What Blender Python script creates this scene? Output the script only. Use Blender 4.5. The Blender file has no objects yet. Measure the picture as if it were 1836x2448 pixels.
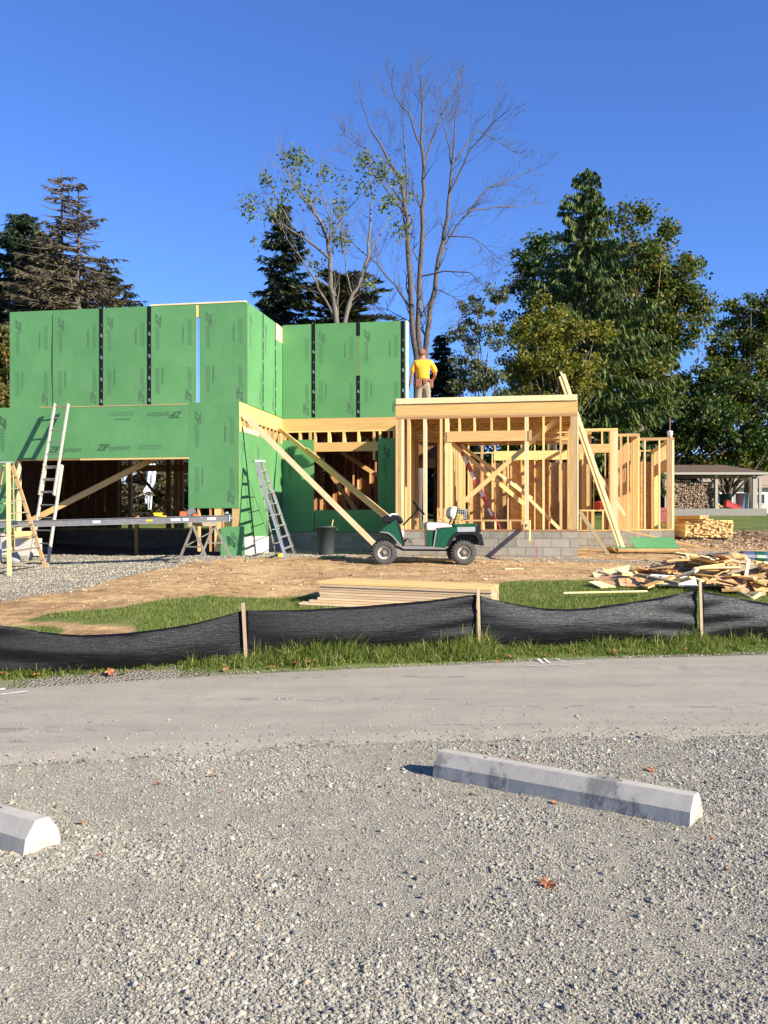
import bpy, bmesh, math, random
import numpy as np
from mathutils import Vector, Matrix, Euler
random.seed(7); np.random.seed(7)
SC = bpy.context.scene
COL = SC.collection
R = math.radians

# ------------------------------------------------------------------ camera
EYE = 1.7
FPX = 2211.0          # focal length in pixels of the 1836 x 2448 photograph
CX, HZ = 918.0, 1252.0  # image centre column, horizon row
cam = bpy.data.cameras.new('camera'); camo = bpy.data.objects.new('camera', cam); COL.objects.link(camo)
camo.location = (0, 0, EYE); camo.rotation_euler = (R(90), 0, 0)
cam.sensor_fit = 'VERTICAL'; cam.sensor_height = 24.0; cam.lens = 24.0*FPX/2448
cam.shift_y = (HZ-1224)/2448
cam.clip_start = 0.05; cam.clip_end = 3000
SC.camera = camo

# ------------------------------------------------------------------ sky, sun, exposure
SUN_EL, SUN_AZ = 27.0, 36.0   # elevation; azimuth south of +X (sun in front of the facade, to the right, behind the camera)
w = bpy.data.worlds.new('World'); SC.world = w; w.use_nodes = True
nt = w.node_tree; bg = nt.nodes['Background']
sky = nt.nodes.new('ShaderNodeTexSky'); sky.sky_type = 'NISHITA'; sky.sun_disc = False
sky.sun_elevation = R(SUN_EL); sky.sun_rotation = R(90+SUN_AZ)
sky.air_density = 1.0; sky.dust_density = 0.0; sky.ozone_density = 3.0; sky.altitude = 0
tint = nt.nodes.new('ShaderNodeMix'); tint.data_type = 'RGBA'; tint.blend_type = 'MULTIPLY'; tint.inputs[0].default_value = 1
tint.inputs[7].default_value = (.42, .60, 1.0, 1)      # the camera's deep, saturated blue over the whole sky
nt.links.new(sky.outputs[0], tint.inputs[6]); nt.links.new(tint.outputs[2], bg.inputs[0]); bg.inputs[1].default_value = 0.105
sd = bpy.data.lights.new('sun', 'SUN'); sd.energy = 5.0; sd.angle = R(0.53); sd.color = (1.0, 0.93, 0.80)
so = bpy.data.objects.new('sun', sd); COL.objects.link(so)
SUNDIR = Vector((-math.cos(R(SUN_EL))*math.cos(R(SUN_AZ)), math.cos(R(SUN_EL))*math.sin(R(SUN_AZ)), -math.sin(R(SUN_EL))))
so.rotation_euler = SUNDIR.to_track_quat('-Z', 'Y').to_euler(); so.location = (30, -30, 30)
SC.view_settings.view_transform = 'Standard'; SC.view_settings.look = 'None'
SC.view_settings.gamma = 1.0; SC.view_settings.use_curve_mapping = False
SC.view_settings.exposure = 1.05
SC.render.engine = 'CYCLES'
SC.cycles.max_bounces = 6; SC.cycles.diffuse_bounces = 3; SC.cycles.transparent_max_bounces = 8

# ------------------------------------------------------------------ helpers
WM = {}
def I4(): return Matrix.Identity(4)
def put(name, data, M=None, parent=None):
    M = M or I4()
    o = bpy.data.objects.new(name, data); COL.objects.link(o)
    if parent is not None:
        o.parent = parent; o.matrix_parent_inverse = WM[parent.name].inverted()
    o.matrix_basis = M; WM[o.name] = M.copy()
    return o
def tag(o, label=None, cat=None, group=None, kind=None):
    if label: o['label'] = label
    if cat: o['category'] = cat
    if group: o['group'] = group
    if kind: o['kind'] = kind
    return o
def empty(name, loc, label, cat, group=None):
    return tag(put(name, None, Matrix.Translation(loc)), label, cat, group)

class MB:
    def __init__(s): s.v = []; s.f = []; s.mi = []
    def add(s, vs, fs, mi=0):
        b = len(s.v); s.v += [tuple(p) for p in vs]
        for f in fs: s.f.append(tuple(i+b for i in f)); s.mi.append(mi)
        return s
    def box(s, x0, x1, y0, y1, z0, z1, mi=0, M=None):
        vs = [Vector((x, y, z)) for x in (x0, x1) for y in (y0, y1) for z in (z0, z1)]
        if M is not None: vs = [M @ p for p in vs]
        return s.add(vs, [(0,1,3,2),(4,6,7,5),(0,4,5,1),(2,3,7,6),(0,2,6,4),(1,5,7,3)], mi)
    def tube(s, pts, rad, n=6, mi=0, caps=True):
        pts = [Vector(p) for p in pts]
        if not hasattr(rad, '__len__'): rad = [rad]*len(pts)
        b = len(s.v); pd = None; ref = Vector((0.31, 0.12, 0.94))
        for i, p in enumerate(pts):
            d = (pts[min(i+1, len(pts)-1)]-pts[max(i-1, 0)]).normalized()
            a = d.cross(ref if abs(d.dot(ref)) < .95 else Vector((1, 0, 0))).normalized(); c = d.cross(a)
            for k in range(n):
                t = 2*math.pi*k/n
                s.v.append(tuple(p+(a*math.cos(t)+c*math.sin(t))*rad[i]))
        for i in range(len(pts)-1):
            for k in range(n):
                k2 = (k+1) % n
                s.f.append((b+i*n+k, b+i*n+k2, b+(i+1)*n+k2, b+(i+1)*n+k)); s.mi.append(mi)
        if caps:
            s.f.append(tuple(b+k for k in range(n))[::-1]); s.mi.append(mi)
            e = b+(len(pts)-1)*n; s.f.append(tuple(e+k for k in range(n))); s.mi.append(mi)
        return s
    def prism(s, poly, y0, y1, mi=0, M=None):   # poly of (x,z), extruded in y
        n = len(poly)
        vs = [Vector((x, y0, z)) for x, z in poly]+[Vector((x, y1, z)) for x, z in poly]
        if M is not None: vs = [M @ p for p in vs]
        return s.add(vs, [tuple(range(n)), tuple(range(2*n-1, n-1, -1))]+[(i, i+n, (i+1) % n+n, (i+1) % n) for i in range(n)], mi)
    def lathe(s, prof, n=16, M=None, mi=0):     # prof of (r,z), about z
        vs = []
        for r, z in prof:
            for k in range(n):
                t = 2*math.pi*k/n; vs.append(Vector((r*math.cos(t), r*math.sin(t), z)))
        if M is not None: vs = [M @ p for p in vs]
        fs = [(i*n+k, i*n+(k+1) % n, (i+1)*n+(k+1) % n, (i+1)*n+k) for i in range(len(prof)-1) for k in range(n)]
        return s.add(vs, fs, mi)
    def mesh(s, mats, smooth=False, name='m'):
        me = bpy.data.meshes.new(name); me.from_pydata(s.v, [], s.f)
        if not isinstance(mats, (list, tuple)): mats = [mats]
        for m in mats: me.materials.append(m)
        if len(mats) > 1: me.polygons.foreach_set('material_index', s.mi)
        if smooth: me.polygons.foreach_set('use_smooth', [True]*len(me.polygons))
        me.update(); return me
    def build(s, name, mats, parent=None, M=None, smooth=False):
        return put(name, s.mesh(mats, smooth, name), M, parent)

def fast_mesh(name, verts, faces, mat, smooth=False):   # numpy: verts Nx3, faces Mxk
    me = bpy.data.meshes.new(name); n, (m, k) = len(verts), faces.shape
    me.vertices.add(n); me.vertices.foreach_set('co', verts.astype(np.float32).ravel())
    me.loops.add(m*k); me.loops.foreach_set('vertex_index', faces.astype(np.int32).ravel())
    me.polygons.add(m); me.polygons.foreach_set('loop_start', np.arange(0, m*k, k, dtype=np.int32))
    me.polygons.foreach_set('loop_total', np.full(m, k, dtype=np.int32))
    if smooth: me.polygons.foreach_set('use_smooth', np.ones(m, dtype=bool))
    me.materials.append(mat); me.update(calc_edges=True); me.validate()
    return me

# ------------------------------------------------------------------ materials
class NT:
    def __init__(s, name):
        s.m = bpy.data.materials.new(name); s.m.use_nodes = True; s.t = s.m.node_tree
        s.b = s.t.nodes['Principled BSDF']; s.out = s.t.nodes['Material Output']
    def n(s, typ, **kw):
        nd = s.t.nodes.new('ShaderNode'+typ)
        for k, v in kw.items(): setattr(nd, k, v)
        return nd
    def l(s, a, b): s.t.links.new(a, b)
    def noise(s, vec, scale, detail=3, rough=.55):
        nd = s.n('TexNoise'); nd.inputs['Scale'].default_value = scale
        nd.inputs['Detail'].default_value = detail; nd.inputs['Roughness'].default_value = rough
        if vec is not None: s.l(vec, nd.inputs['Vector'])
        return nd.outputs['Fac']
    def vor(s, vec, scale, out='Distance', feature='F1'):
        nd = s.n('TexVoronoi', feature=feature); nd.inputs['Scale'].default_value = scale
        if vec is not None: s.l(vec, nd.inputs['Vector'])
        return nd.outputs[out]
    def ramp(s, fac, stops, interp='LINEAR'):
        nd = s.n('ValToRGB'); cr = nd.color_ramp; cr.interpolation = interp
        while len(cr.elements) < len(stops): cr.elements.new(.5)
        for e, (p, c) in zip(cr.elements, stops):
            e.position = p; e.color = (c[0], c[1], c[2], 1) if hasattr(c, '__len__') else (c, c, c, 1)
        s.l(fac, nd.inputs[0]); return nd.outputs[0]
    def mix(s, fac, a, b, blend='MIX'):
        nd = s.n('Mix', data_type='RGBA', blend_type=blend)
        for i, x in ((0, fac), (6, a), (7, b)):
            if hasattr(x, 'links') or hasattr(x, 'node'): s.l(x, nd.inputs[i])
            elif hasattr(x, '__len__'): nd.inputs[i].default_value = (x[0], x[1], x[2], 1)
            else: nd.inputs[i].default_value = x
        return nd.outputs[2]
    def math(s, op, a, b=0.0, c=0.0):
        nd = s.n('Math', operation=op)
        for i, x in ((0, a), (1, b), (2, c)):
            if hasattr(x, 'node'): s.l(x, nd.inputs[i])
            else: nd.inputs[i].default_value = x
        return nd.outputs[0]
    def bump(s, h, strength=.3, dist=.01):
        nd = s.n('Bump'); nd.inputs['Strength'].default_value = strength; nd.inputs['Distance'].default_value = dist
        s.l(h, nd.inputs['Height']); s.l(nd.outputs[0], s.b.inputs['Normal'])
    def col(s, c):
        if hasattr(c, 'node'): s.l(c, s.b.inputs['Base Color'])
        else: s.b.inputs['Base Color'].default_value = (c[0], c[1], c[2], 1)
    def set(s, rough=.8, metal=0, spec=None):
        s.b.inputs['Roughness'].default_value = rough; s.b.inputs['Metallic'].default_value = metal
        if spec is not None: s.b.inputs['Specular IOR Level'].default_value = spec
    def obj(s, scale=(1, 1, 1), rnd=True):
        tc = s.n('TexCoord'); mp = s.n('Mapping'); mp.inputs['Scale'].default_value = scale
        s.l(tc.outputs['Object'], mp.inputs['Vector'])
        if rnd:
            oi = s.n('ObjectInfo'); mu = s.math('MULTIPLY', oi.outputs['Random'], 37.0)
            cb = s.n('CombineXYZ'); s.l(mu, cb.inputs[0]); s.l(mu, cb.inputs[1]); s.l(mu, cb.inputs[2])
            s.l(cb.outputs[0], mp.inputs['Location'])
        return mp.outputs[0]
    def pos(s):
        return s.n('NewGeometry').outputs['Position']
    def rnd(s): return s.n('ObjectInfo').outputs['Random']

def dim(c, k): return tuple(x*k for x in c)
def simple(name, c, rough=.7, metal=0, var=.25, scale=6, bump=0, c2=None, spec=None):
    m = NT(name); v = m.obj()
    f = m.noise(v, scale, 4)
    m.col(m.mix(f, dim(c, 1-var), c2 or dim(c, 1+var))); m.set(rough, metal, spec)
    if bump: m.bump(m.noise(v, scale*6, 3), bump, .01)
    return m.m
def wood_mat(name, ca, cb, knots=.12, rough=.72, vary=.30):
    m = NT(name); v = m.obj((1.1, 22, 22)); g = m.noise(v, 1.6, 4, .6)
    c = m.ramp(g, [(.25, dim(ca, .86)), (.5, ca), (.72, cb)])
    k = m.vor(m.obj((2.2, 9, 9)), 1.0); kn = m.ramp(k, [(0.0, 1), (knots, 0)])
    c = m.mix(m.math('MULTIPLY', kn, .55), c, dim(ca, .38))
    hv = m.n('HueSaturation'); m.l(m.math('MULTIPLY_ADD', m.rnd(), vary*2, 1-vary), hv.inputs['Value'])
    m.l(m.math('MULTIPLY_ADD', m.rnd(), .025, .487), hv.inputs['Hue'])
    m.l(c, hv.inputs['Color']); m.col(hv.outputs[0]); m.set(rough); m.bump(g, .15, .004); return m.m
M = {}
M['wood'] = wood_mat('pine_lumber', (.66, .43, .155), (.78, .56, .245))
M['wood_pale'] = wood_mat('pale_lumber', (.76, .60, .30), (.84, .70, .40), .06, vary=.08)
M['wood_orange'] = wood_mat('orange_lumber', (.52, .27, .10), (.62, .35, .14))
M['wood_old'] = wood_mat('weathered_lumber', (.24, .19, .12), (.33, .27, .19))
M['lvl'] = wood_mat('laminated_rim_board', (.66, .43, .13), (.74, .52, .185), .05, vary=.08)
M['ladder_wood'] = wood_mat('aged_ladder_wood', (.60, .40, .17), (.68, .48, .24), .03)

def osb_mat(name, ca, cb, cc):
    m = NT(name); v = m.obj((1, 1, 1)); 
    nz = m.n('TexNoise'); nz.inputs['Scale'].default_value = 9; m.l(v, nz.inputs['Vector'])
    ad = m.n('VectorMath', operation='MULTIPLY_ADD'); m.l(nz.outputs['Color'], ad.inputs[0]); ad.inputs[1].default_value = (.06, .06, .06); m.l(v, ad.inputs[2])
    vo = m.n('TexVoronoi'); vo.inputs['Scale'].default_value = 16; m.l(ad.outputs[0], vo.inputs['Vector'])
    sx = m.n('SeparateColor'); m.l(vo.outputs['Color'], sx.inputs[0])
    f = m.math('MULTIPLY_ADD', sx.outputs[0], .6, m.math('MULTIPLY', m.noise(v, 60, 2), .4))
    c = m.ramp(f, [(.2, ca), (.5, cb), (.85, cc)])
    m.col(c); m.set(.75); m.bump(f, .25, .004); return m.m
M['osb'] = osb_mat('strand_board', (.44, .24, .08), (.55, .32, .12), (.67, .43, .19))
M['osb_shade_dark'] = osb_mat('shade_darkened_strand_board', (.17, .075, .03), (.24, .11, .045), (.33, .17, .08))  # strand board with the interior shade darkened into its colour
M['stack_wood'] = wood_mat('pinkish_stack_lumber', (.60, .42, .24), (.72, .54, .34), .1, vary=.2)
M['osb_dark'] = osb_mat('weathered_strand_board', (.30, .15, .06), (.42, .22, .10), (.60, .38, .20))

def zip_mat():
    m = NT('green_coated_sheathing'); v = m.obj()
    f = m.noise(v, 1.2, 4, .5); g = m.noise(v, 120, 2)
    c = m.ramp(f, [(.3, (.090, .250, .086)), (.7, (.116, .292, .106))])
    c = m.mix(m.math('MULTIPLY', m.ramp(g, [(.35, 1), (.5, 0)]), .16), c, (.05, .17, .06))
    du = m.noise(v, 3.5, 6, .7); c = m.mix(m.math('MULTIPLY', m.ramp(du, [(.55, 0), (.72, 1)]), .16), c, (.22, .33, .17)); c = m.mix(m.math('MULTIPLY', m.ramp(m.noise(m.obj((7, 7, .9)), 2.2, 4, .6), [(.56, 0), (.66, 1)]), .18), c, (.05, .17, .06))
    # nail heads on a grid of rows
    vv = m.vor(m.obj((1, 1, 1)), 4.6); nd = m.ramp(vv, [(0.0, 1), (.045, 0)])
    c = m.mix(m.math('MULTIPLY', nd, .45), c, (.04, .12, .05))
    hv = m.n('HueSaturation'); m.l(m.math('MULTIPLY_ADD', m.rnd(), .10, .95), hv.inputs['Value']); m.l(c, hv.inputs['Color'])
    m.col(hv.outputs[0]); m.set(.62, 0, .35); m.bump(m.noise(v, 90, 2), .08, .003); return m.m
M['zip'] = zip_mat()
M['ink'] = simple('panel_ink', (.040, .085, .042), .6, var=.1)
M['ink_pale'] = simple('faint_panel_ink', (.070, .145, .068), .6, var=.1)
M['tape'] = simple('black_seam_tape', (.006, .006, .007), .7, var=.3, spec=.2)
M['tape_ink'] = simple('silver_tape_print', (.30, .36, .42), .5, var=.1)
M['white'] = simple('white_paint', (.78, .77, .74), .6, var=.06)
M['cream'] = simple('cream_foundation_coat', (.62, .57, .47), .85, var=.07, scale=2, bump=.1)

def block_mat(name, c):
    m = NT(name); v = m.obj(); f = m.noise(v, 5, 5, .65)
    cc = m.ramp(f, [(.3, dim(c, .82)), (.7, dim(c, 1.12))])
    hv = m.n('HueSaturation'); m.l(m.math('MULTIPLY_ADD', m.rnd(), .36, .82), hv.inputs['Value']); m.l(cc, hv.inputs['Color'])
    m.col(hv.outputs[0]); m.set(.92); m.bump(m.noise(v, 90, 3), .4, .006); return m.m
M['block'] = block_mat('concrete_block', (.30, .268, .21))
M['mortar'] = simple('mortar', (.22, .20, .17), .95, bump=.2)
M['spray'] = simple('pink_marking_paint', (.42, .20, .25), .9)

def concrete_mat():
    m = NT('cast_concrete'); v = m.obj(); f = m.noise(v, 3, 6, .7)
    c = m.ramp(f, [(.3, (.375, .335, .265)), (.65, (.49, .445, .36))])
    st = m.ramp(m.noise(m.obj((2.4, 1.2, 2.0)), 1.3, 5, .72), [(.54, 0), (.60, 1)])
    c = m.mix(m.math('MULTIPLY', st, .7), c, (.15, .145, .13))
    po = m.ramp(m.vor(v, 34), [(.0, 1), (.10, 0)])
    c = m.mix(m.math('MULTIPLY', po, .5), c, (.22, .21, .2))
    m.col(c); m.set(.88); m.bump(m.noise(v, 70, 4), .25, .005); return m.m
M['concrete'] = concrete_mat()
M['alu'] = simple('dull_aluminium', (.52, .51, .47), .42, .6, .12)
M['alu_warm'] = simple('oxidised_aluminium', (.50, .46, .38), .5, .3, .12)
M['steel'] = simple('galvanised_steel', (.33, .31, .28), .45, .6, .2)
M['steel_dark'] = simple('worn_trestle_tube', (.30, .26, .21), .55, .4, .25)
M['rubber'] = simple('dusty_tyre_rubber', (.075, .066, .055), .9, var=.35, bump=.2)
M['black'] = simple('black_plastic', (.009, .009, .010), .6, var=.3, spec=.25)
M['green_paint'] = simple('dark_green_cart_paint', (.006, .072, .030), .3, var=.18, scale=3)
M['seat'] = simple('cream_vinyl', (.56, .53, .46), .55, var=.1)
M['rim'] = simple('white_wheel_paint', (.42, .39, .34), .5, var=.2)
M['red'] = simple('red_plastic', (.50, .035, .03), .5, var=.2)
M['red_fg'] = simple('red_fibreglass', (.58, .10, .07), .5, var=.15)
M['yellow'] = simple('yellow_plastic', (.75, .52, .02), .45, var=.12)
M['orange'] = simple('orange_plastic', (.62, .13, .04), .5, var=.2)
M['bin'] = simple('grey_green_bin_plastic', (.035, .045, .042), .6, var=.25)
M['bluegrey'] = simple('blue_grey_drum_plastic', (.20, .28, .33), .5, var=.12)
M['cardboard'] = simple('cardboard', (.42, .28, .16), .85, var=.12)
M['leather'] = simple('brown_leather', (.23, .085, .04), .6, var=.25)
M['denim'] = simple('khaki_trousers', (.27, .235, .16), .85, var=.15, scale=9, bump=.2)
def foil_white():
    m = simple('white_gap_sheet', (.80, .81, .84), .45, var=.06); return m
M['sheet'] = foil_white()

# ------------------------------------------------------------------ value noise for shaping the ground
_rg = np.random.RandomState(3).rand(256, 256)
def vnoise(x, y):
    x = np.asarray(x, float); y = np.asarray(y, float)
    xi = np.floor(x).astype(int); yi = np.floor(y).astype(int); fx = x-xi; fy = y-yi
    fx = fx*fx*(3-2*fx); fy = fy*fy*(3-2*fy)
    a = _rg[xi % 256, yi % 256]; b = _rg[(xi+1) % 256, yi % 256]; c = _rg[xi % 256, (yi+1) % 256]; d = _rg[(xi+1) % 256, (yi+1) % 256]
    return (a*(1-fx)+b*fx)*(1-fy)+(c*(1-fx)+d*fx)*fy-.5
def fbm(x, y, o=4):
    return sum(vnoise(x*2**i+17*i, y*2**i+5*i)/2**i for i in range(o))

FENCE = [(-30, 3.0), (-4.3, 9.52), (-2.7, 10.24), (-1.63, 10.86), (1.21, 11.8), (4.27, 12.5), (7.4, 13.2), (40, 19.5)]
def fence_y(x): return np.interp(x, [p[0] for p in FENCE], [p[1] for p in FENCE])
_py = [0, 3.1, 8.1, 10.1, 14, 18, 22, 30, 61, 90, 160, 400, 2500]
_ph = [.10, .45, .86, .93, .97, 1.06, 1.16, 1.45, 2.28, 3.0, 4.0, 5.0, 5.0]
def ground_h(x, y, fine=False):
    x = np.asarray(x, float); y = np.asarray(y, float)
    fy = fence_y(np.clip(x, -9, 12))
    q = y-fy
    ya = np.where(y < 22, 11.4+(y-fy)*(22-11.4)/np.maximum(22-fy, .1), y)   # stretch so that the bank starts at the fence
    h = np.interp(ya, [11.4, 14.5, 16.6, 19.5, 21.6, 24, 30, 61, 90, 160, 400, 2500], [.10, .44, .62, .836, .93, .95, 1.16, 2.28, 2.7, 3.4, 4.5, 4.5])
    h = np.where(q < 0, .10*np.clip((q+.55)/.55, 0, 1), h)
    dip = np.clip((-x-4.5)/2.5, 0, 1)*np.clip((y-15)/3, 0, 1)*np.clip((23.2-y)/1.2, 0, 1)
    h = h-.10*dip
    gu = (x+3.445)*math.cos(R(9.95))-(y-22)*math.sin(R(9.95)); gv = (x+3.445)*math.sin(R(9.95))+(y-22)*math.cos(R(9.95))
    h = h-.42*np.clip((gv-.25)/.35, 0, 1)*np.clip((8.4-gv)/.4, 0, 1)*np.clip((-gu-.25)/.3, 0, 1)*(gu > -12)
    if fine:
        m = np.clip(q/1.0, 0, 1)*np.clip((34-y)/6, .15, 1)
        h = h+m*(.035*fbm(x*.9, y*1.1, 3)+.018*fbm(x*5, y*5, 3))
        mud = np.clip((x-9.5)/2, 0, 1)*np.clip((y-25)/2, 0, 1)*np.clip((36-y)/2, 0, 1)
        h = h+mud*.22*fbm(x*1.3, y*.9, 4)
    return h
def hgt(x, y): return float(ground_h(x, y, False))
def on_ground(px, py):      # where the sight line through a point of the photograph meets the ground
    dx, dz = (px-CX)/FPX, (HZ-py)/FPX
    Y = np.arange(2.5, 70, .02); g = EYE+dz*Y-ground_h(dx*Y, Y)
    i = int(np.argmax(g < 0)); Yh = Y[i]
    return Vector((dx*Yh, Yh, hgt(dx*Yh, Yh)))
def at(px, py, Y): return Vector(((px-CX)/FPX*Y, Y, EYE+(HZ-py)/FPX*Y))

def curve_xy(pts): 
    P = [on_ground(*p) for p in pts]; return [p.x for p in P], [p.y for p in P]
gx, gy = curve_xy([(0, 1491), (138, 1463), (277, 1455), (387, 1438), (498, 1427), (664, 1430), (764, 1420), (960, 1408), (1172, 1396), (1250, 1392), (1416, 1388), (1836, 1380)])
kx, ky = curve_xy([(0, 1462), (110, 1438), (194, 1416), (277, 1383), (387, 1361), (470, 1344), (560, 1334)])
ZONE_G = (gx, gy); ZONE_K = (kx, ky)
def zone_grass(x, y):
    b = np.interp(x, gx, gy)+.35*vnoise(x*1.3, y*.9)
    near = np.clip((b-y)/.5+.5, 0, 1)*np.where(y < fence_y(x), np.where((x > -3.7)&(x < -2.25), .15, .75), 1)
    far = np.clip((y-(36+2*vnoise(x*.2, y*.2)))/1.5, 0, 1)
    back = np.clip((y-33)/2, 0, 1)*(x < 8)
    mud = 1-np.clip((x-9)/1.5, 0, 1)*np.clip((36.5-y)/1.5, 0, 1)*np.clip((y-24)/2, 0, 1)
    bare = np.clip((vnoise(x*1.1+3, y*1.6)+.02)*4, 0, .8)*np.clip((-x-1.5)/1.5, 0, 1)*np.clip((12.9-y)/.8, 0, 1)*(y > fence_y(x))
    return np.clip(np.maximum(np.maximum(near-bare, far), back)*mud, 0, 1)
def zone_gravel(x, y):
    b = np.interp(x, kx, ky)+.5*vnoise(x*1.0+9, y*.9)
    left = np.clip((y-b)/.8+.3, 0, 1)*np.clip((-1.6-x-.6*(21.8-y))/1.2+.8, 0, 1)*(y < 36)
    strip = np.clip(1-np.abs(y-(21.4+(-x)*.17))/.55, 0, 1)*(x > -4)*.9
    right = np.clip(1-np.abs(y-(24.6-.1*x))/1.6, 0, 1)*np.clip((x-7.6)/.8, 0, 1)
    shoulder = (y < fence_y(x)+.1)*(x > -3.9)*(x < -2.0)*1.0
    return np.clip(np.maximum(np.maximum(np.maximum(left, strip), right), shoulder), 0, 1)

def grid_axis(lo, hi, step, far, grow=1.22):
    a = list(np.arange(lo, hi+step/2, step)); s = step; v = a[-1]
    while v < far: s *= grow; v += s; a.append(v)
    s = step; v = a[0]; b = []
    while v > -far*.6: s *= grow; v -= s; b.append(v)
    return np.array(b[::-1]+a)
def sheet(name, xs, ys, hfun, mat, attrs=()):
    X, Y = np.meshgrid(xs, ys); Z = hfun(X, Y); nx, ny = len(xs), len(ys)
    V = np.stack([X.ravel(), Y.ravel(), Z.ravel()], 1)
    i = np.arange(nx-1)[None, :]+np.arange(ny-1)[:, None]*nx
    F = np.stack([i, i+1, i+1+nx, i+nx], -1).reshape(-1, 4)
    me = fast_mesh(name, V, F, mat, True)
    for nm, fn in attrs:
        a = me.attributes.new(nm, 'FLOAT', 'POINT'); a.data.foreach_set('value', fn(X, Y).astype(np.float32).ravel())
    return put(name, me)

def ground_mat():
    m = NT('site_ground'); p = m.pos()
    n1 = m.noise(p, .7, 6, .6); n2 = m.noise(p, 5, 5, .65); n3 = m.noise(p, 45, 3, .6)
    dirt = m.ramp(m.math('MULTIPLY_ADD', n2, .55, m.math('MULTIPLY', n1, .45)), [(.36, (.19, .105, .045)), (.47, (.44, .27, .115)), (.60, (.60, .405, .20))])
    dirt = m.mix(m.math('MULTIPLY', m.ramp(n3, [(.35, 1), (.5, 0)]), .35), dirt, (.14, .08, .04))
    tm = m.n('Mapping'); m.l(p, tm.inputs['Vector']); tm.inputs['Rotation'].default_value = (0, 0, R(-6)); tm.inputs['Scale'].default_value = (.5, 2.6, 1); tk = m.noise(tm.outputs[0], 1.0, 5, .6)
    dirt = m.mix(m.math('MULTIPLY', m.ramp(tk, [(.38, 1), (.5, 0)]), .45), dirt, (.20, .115, .055))
    sx = m.n('SeparateXYZ'); m.l(p, sx.inputs[0])
    # darker damp soil further back on the right
    mud = m.math('MULTIPLY', m.ramp(m.math('MULTIPLY_ADD', sx.outputs[0], .4, -3.4), [(0, 0), (1, 1)]), m.ramp(m.math('MULTIPLY_ADD', sx.outputs[1], .3, -7.6), [(0, 0), (1, 1)]))
    dirt = m.mix(m.math('MULTIPLY', mud, .8), dirt, m.ramp(n2, [(.35, (.07, .04, .022)), (.6, (.22, .14, .08))]))
    vc = m.vor(p, 34, 'Color'); s2 = m.n('SeparateColor'); m.l(vc, s2.inputs[0]); vd = m.vor(p, 34)
    grav = m.ramp(s2.outputs[0], [(.0, (.30, .27, .22)), (.5, (.42, .37, .265)), (1, (.60, .53, .39))])
    grav = m.mix(m.ramp(vd, [(.35, 0), (.62, .85)]), grav, (.12, .10, .08))
    ag = m.n('Attribute', attribute_name='gravel'); ar = m.n('Attribute', attribute_name='grass')
    fg = m.ramp(m.math('MULTIPLY_ADD', m.math('SUBTRACT', n2, .5), .9, ag.outputs['Fac']), [(.42, 0), (.58, 1)])
    c = m.mix(fg, dirt, grav)
    gr = m.ramp(m.math('MULTIPLY_ADD', n3, .5, m.math('MULTIPLY', n1, .5)), [(.35, (.06, .085, .015)), (.5, (.12, .15, .03)), (.65, (.20, .21, .07))])
    fr = m.ramp(m.math('MULTIPLY_ADD', m.math('SUBTRACT', n2, .5), .8, ar.outputs['Fac']), [(.40, 0), (.60, 1)])
    c = m.mix(fr, c, gr); c = m.mix(m.ramp(m.math('MULTIPLY_ADD', sx.outputs[1], .5, -5.1), [(0, .6), (.25, 0)]), c, (.20, .175, .13)); m.col(c); m.set(.95, 0, .2)
    h = m.mix(fg, m.math('MULTIPLY_ADD', n3, .4, n2), m.math('SUBTRACT', 1.0, vd)); m.bump(h, .8, .05); return m.m
GR = sheet('ground', grid_axis(-9, 11, .1, 1400, 1.25), grid_axis(9.2, 24, .08, 2400, 1.2), lambda x, y: ground_h(x, y, True)-.03*(y < fence_y(x)-.6), ground_mat(),
           (('grass', zone_grass), ('gravel', zone_gravel)))
tag(GR, kind='structure')

# gravel lot in the foreground
NEAR = [(-40, 1.9), (-2.64, 6.40), (-1.67, 6.68), (-.59, 6.95), (.26, 7.07), (1.71, 7.24), (3.07, 7.40), (40, 14.0)]
FAR = [(-40, 1.2), (-4.0, 9.62), (-2.2, 10.36), (-.17, 11.0), (2.4, 11.68), (5.05, 12.12), (40, 17.5)]
def near_y(x): return np.interp(x, [p[0] for p in NEAR], [p[1] for p in NEAR])
def far_y(x): return np.interp(x, [p[0] for p in FAR], [p[1] for p in FAR])
def lot_mat():
    m = NT('crushed_limestone'); p = m.pos()
    wn = m.n('TexNoise'); wn.inputs['Scale'].default_value = 30; m.l(p, wn.inputs['Vector'])
    ad = m.n('VectorMath', operation='MULTIPLY_ADD'); m.l(wn.outputs['Color'], ad.inputs[0]); ad.inputs[1].default_value = (.012, .012, .012); m.l(p, ad.inputs[2])
    q = ad.outputs[0]
    big = m.noise(p, .55, 5, .6)
    vc = m.vor(q, 85, 'Color'); s2 = m.n('SeparateColor'); m.l(vc, s2.inputs[0]); vd = m.vor(q, 85)
    vc2 = m.vor(q, 190, 'Color'); s3 = m.n('SeparateColor'); m.l(vc2, s3.inputs[0])
    k = m.math('MULTIPLY_ADD', s2.outputs[0], .6, m.math('MULTIPLY', s3.outputs[1], .4))
    c = m.ramp(k, [(.1, (.21, .19, .14)), (.35, (.325, .295, .215)), (.6, (.41, .372, .275)), (.85, (.55, .50, .38))])
    c = m.mix(m.math('MULTIPLY', m.ramp(s2.outputs[2], [(.80, 0), (.86, 1)]), .5), c, (.42, .30, .16))
    c = m.mix(m.ramp(vd, [(.42, 0), (.70, .75)]), c, (.10, .09, .075))
    c = m.mix(m.ramp(big, [(.38, .0), (.62, .5)]), c, (.34, .305, .225))
    m.col(c); m.set(.93, 0, .2)
    h = m.math('MULTIPLY_ADD', m.math('SUBTRACT', 1.0, vd), .8, m.math('MULTIPLY', s3.outputs[0], .5)); m.bump(h, .5, .012); return m.m
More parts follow.
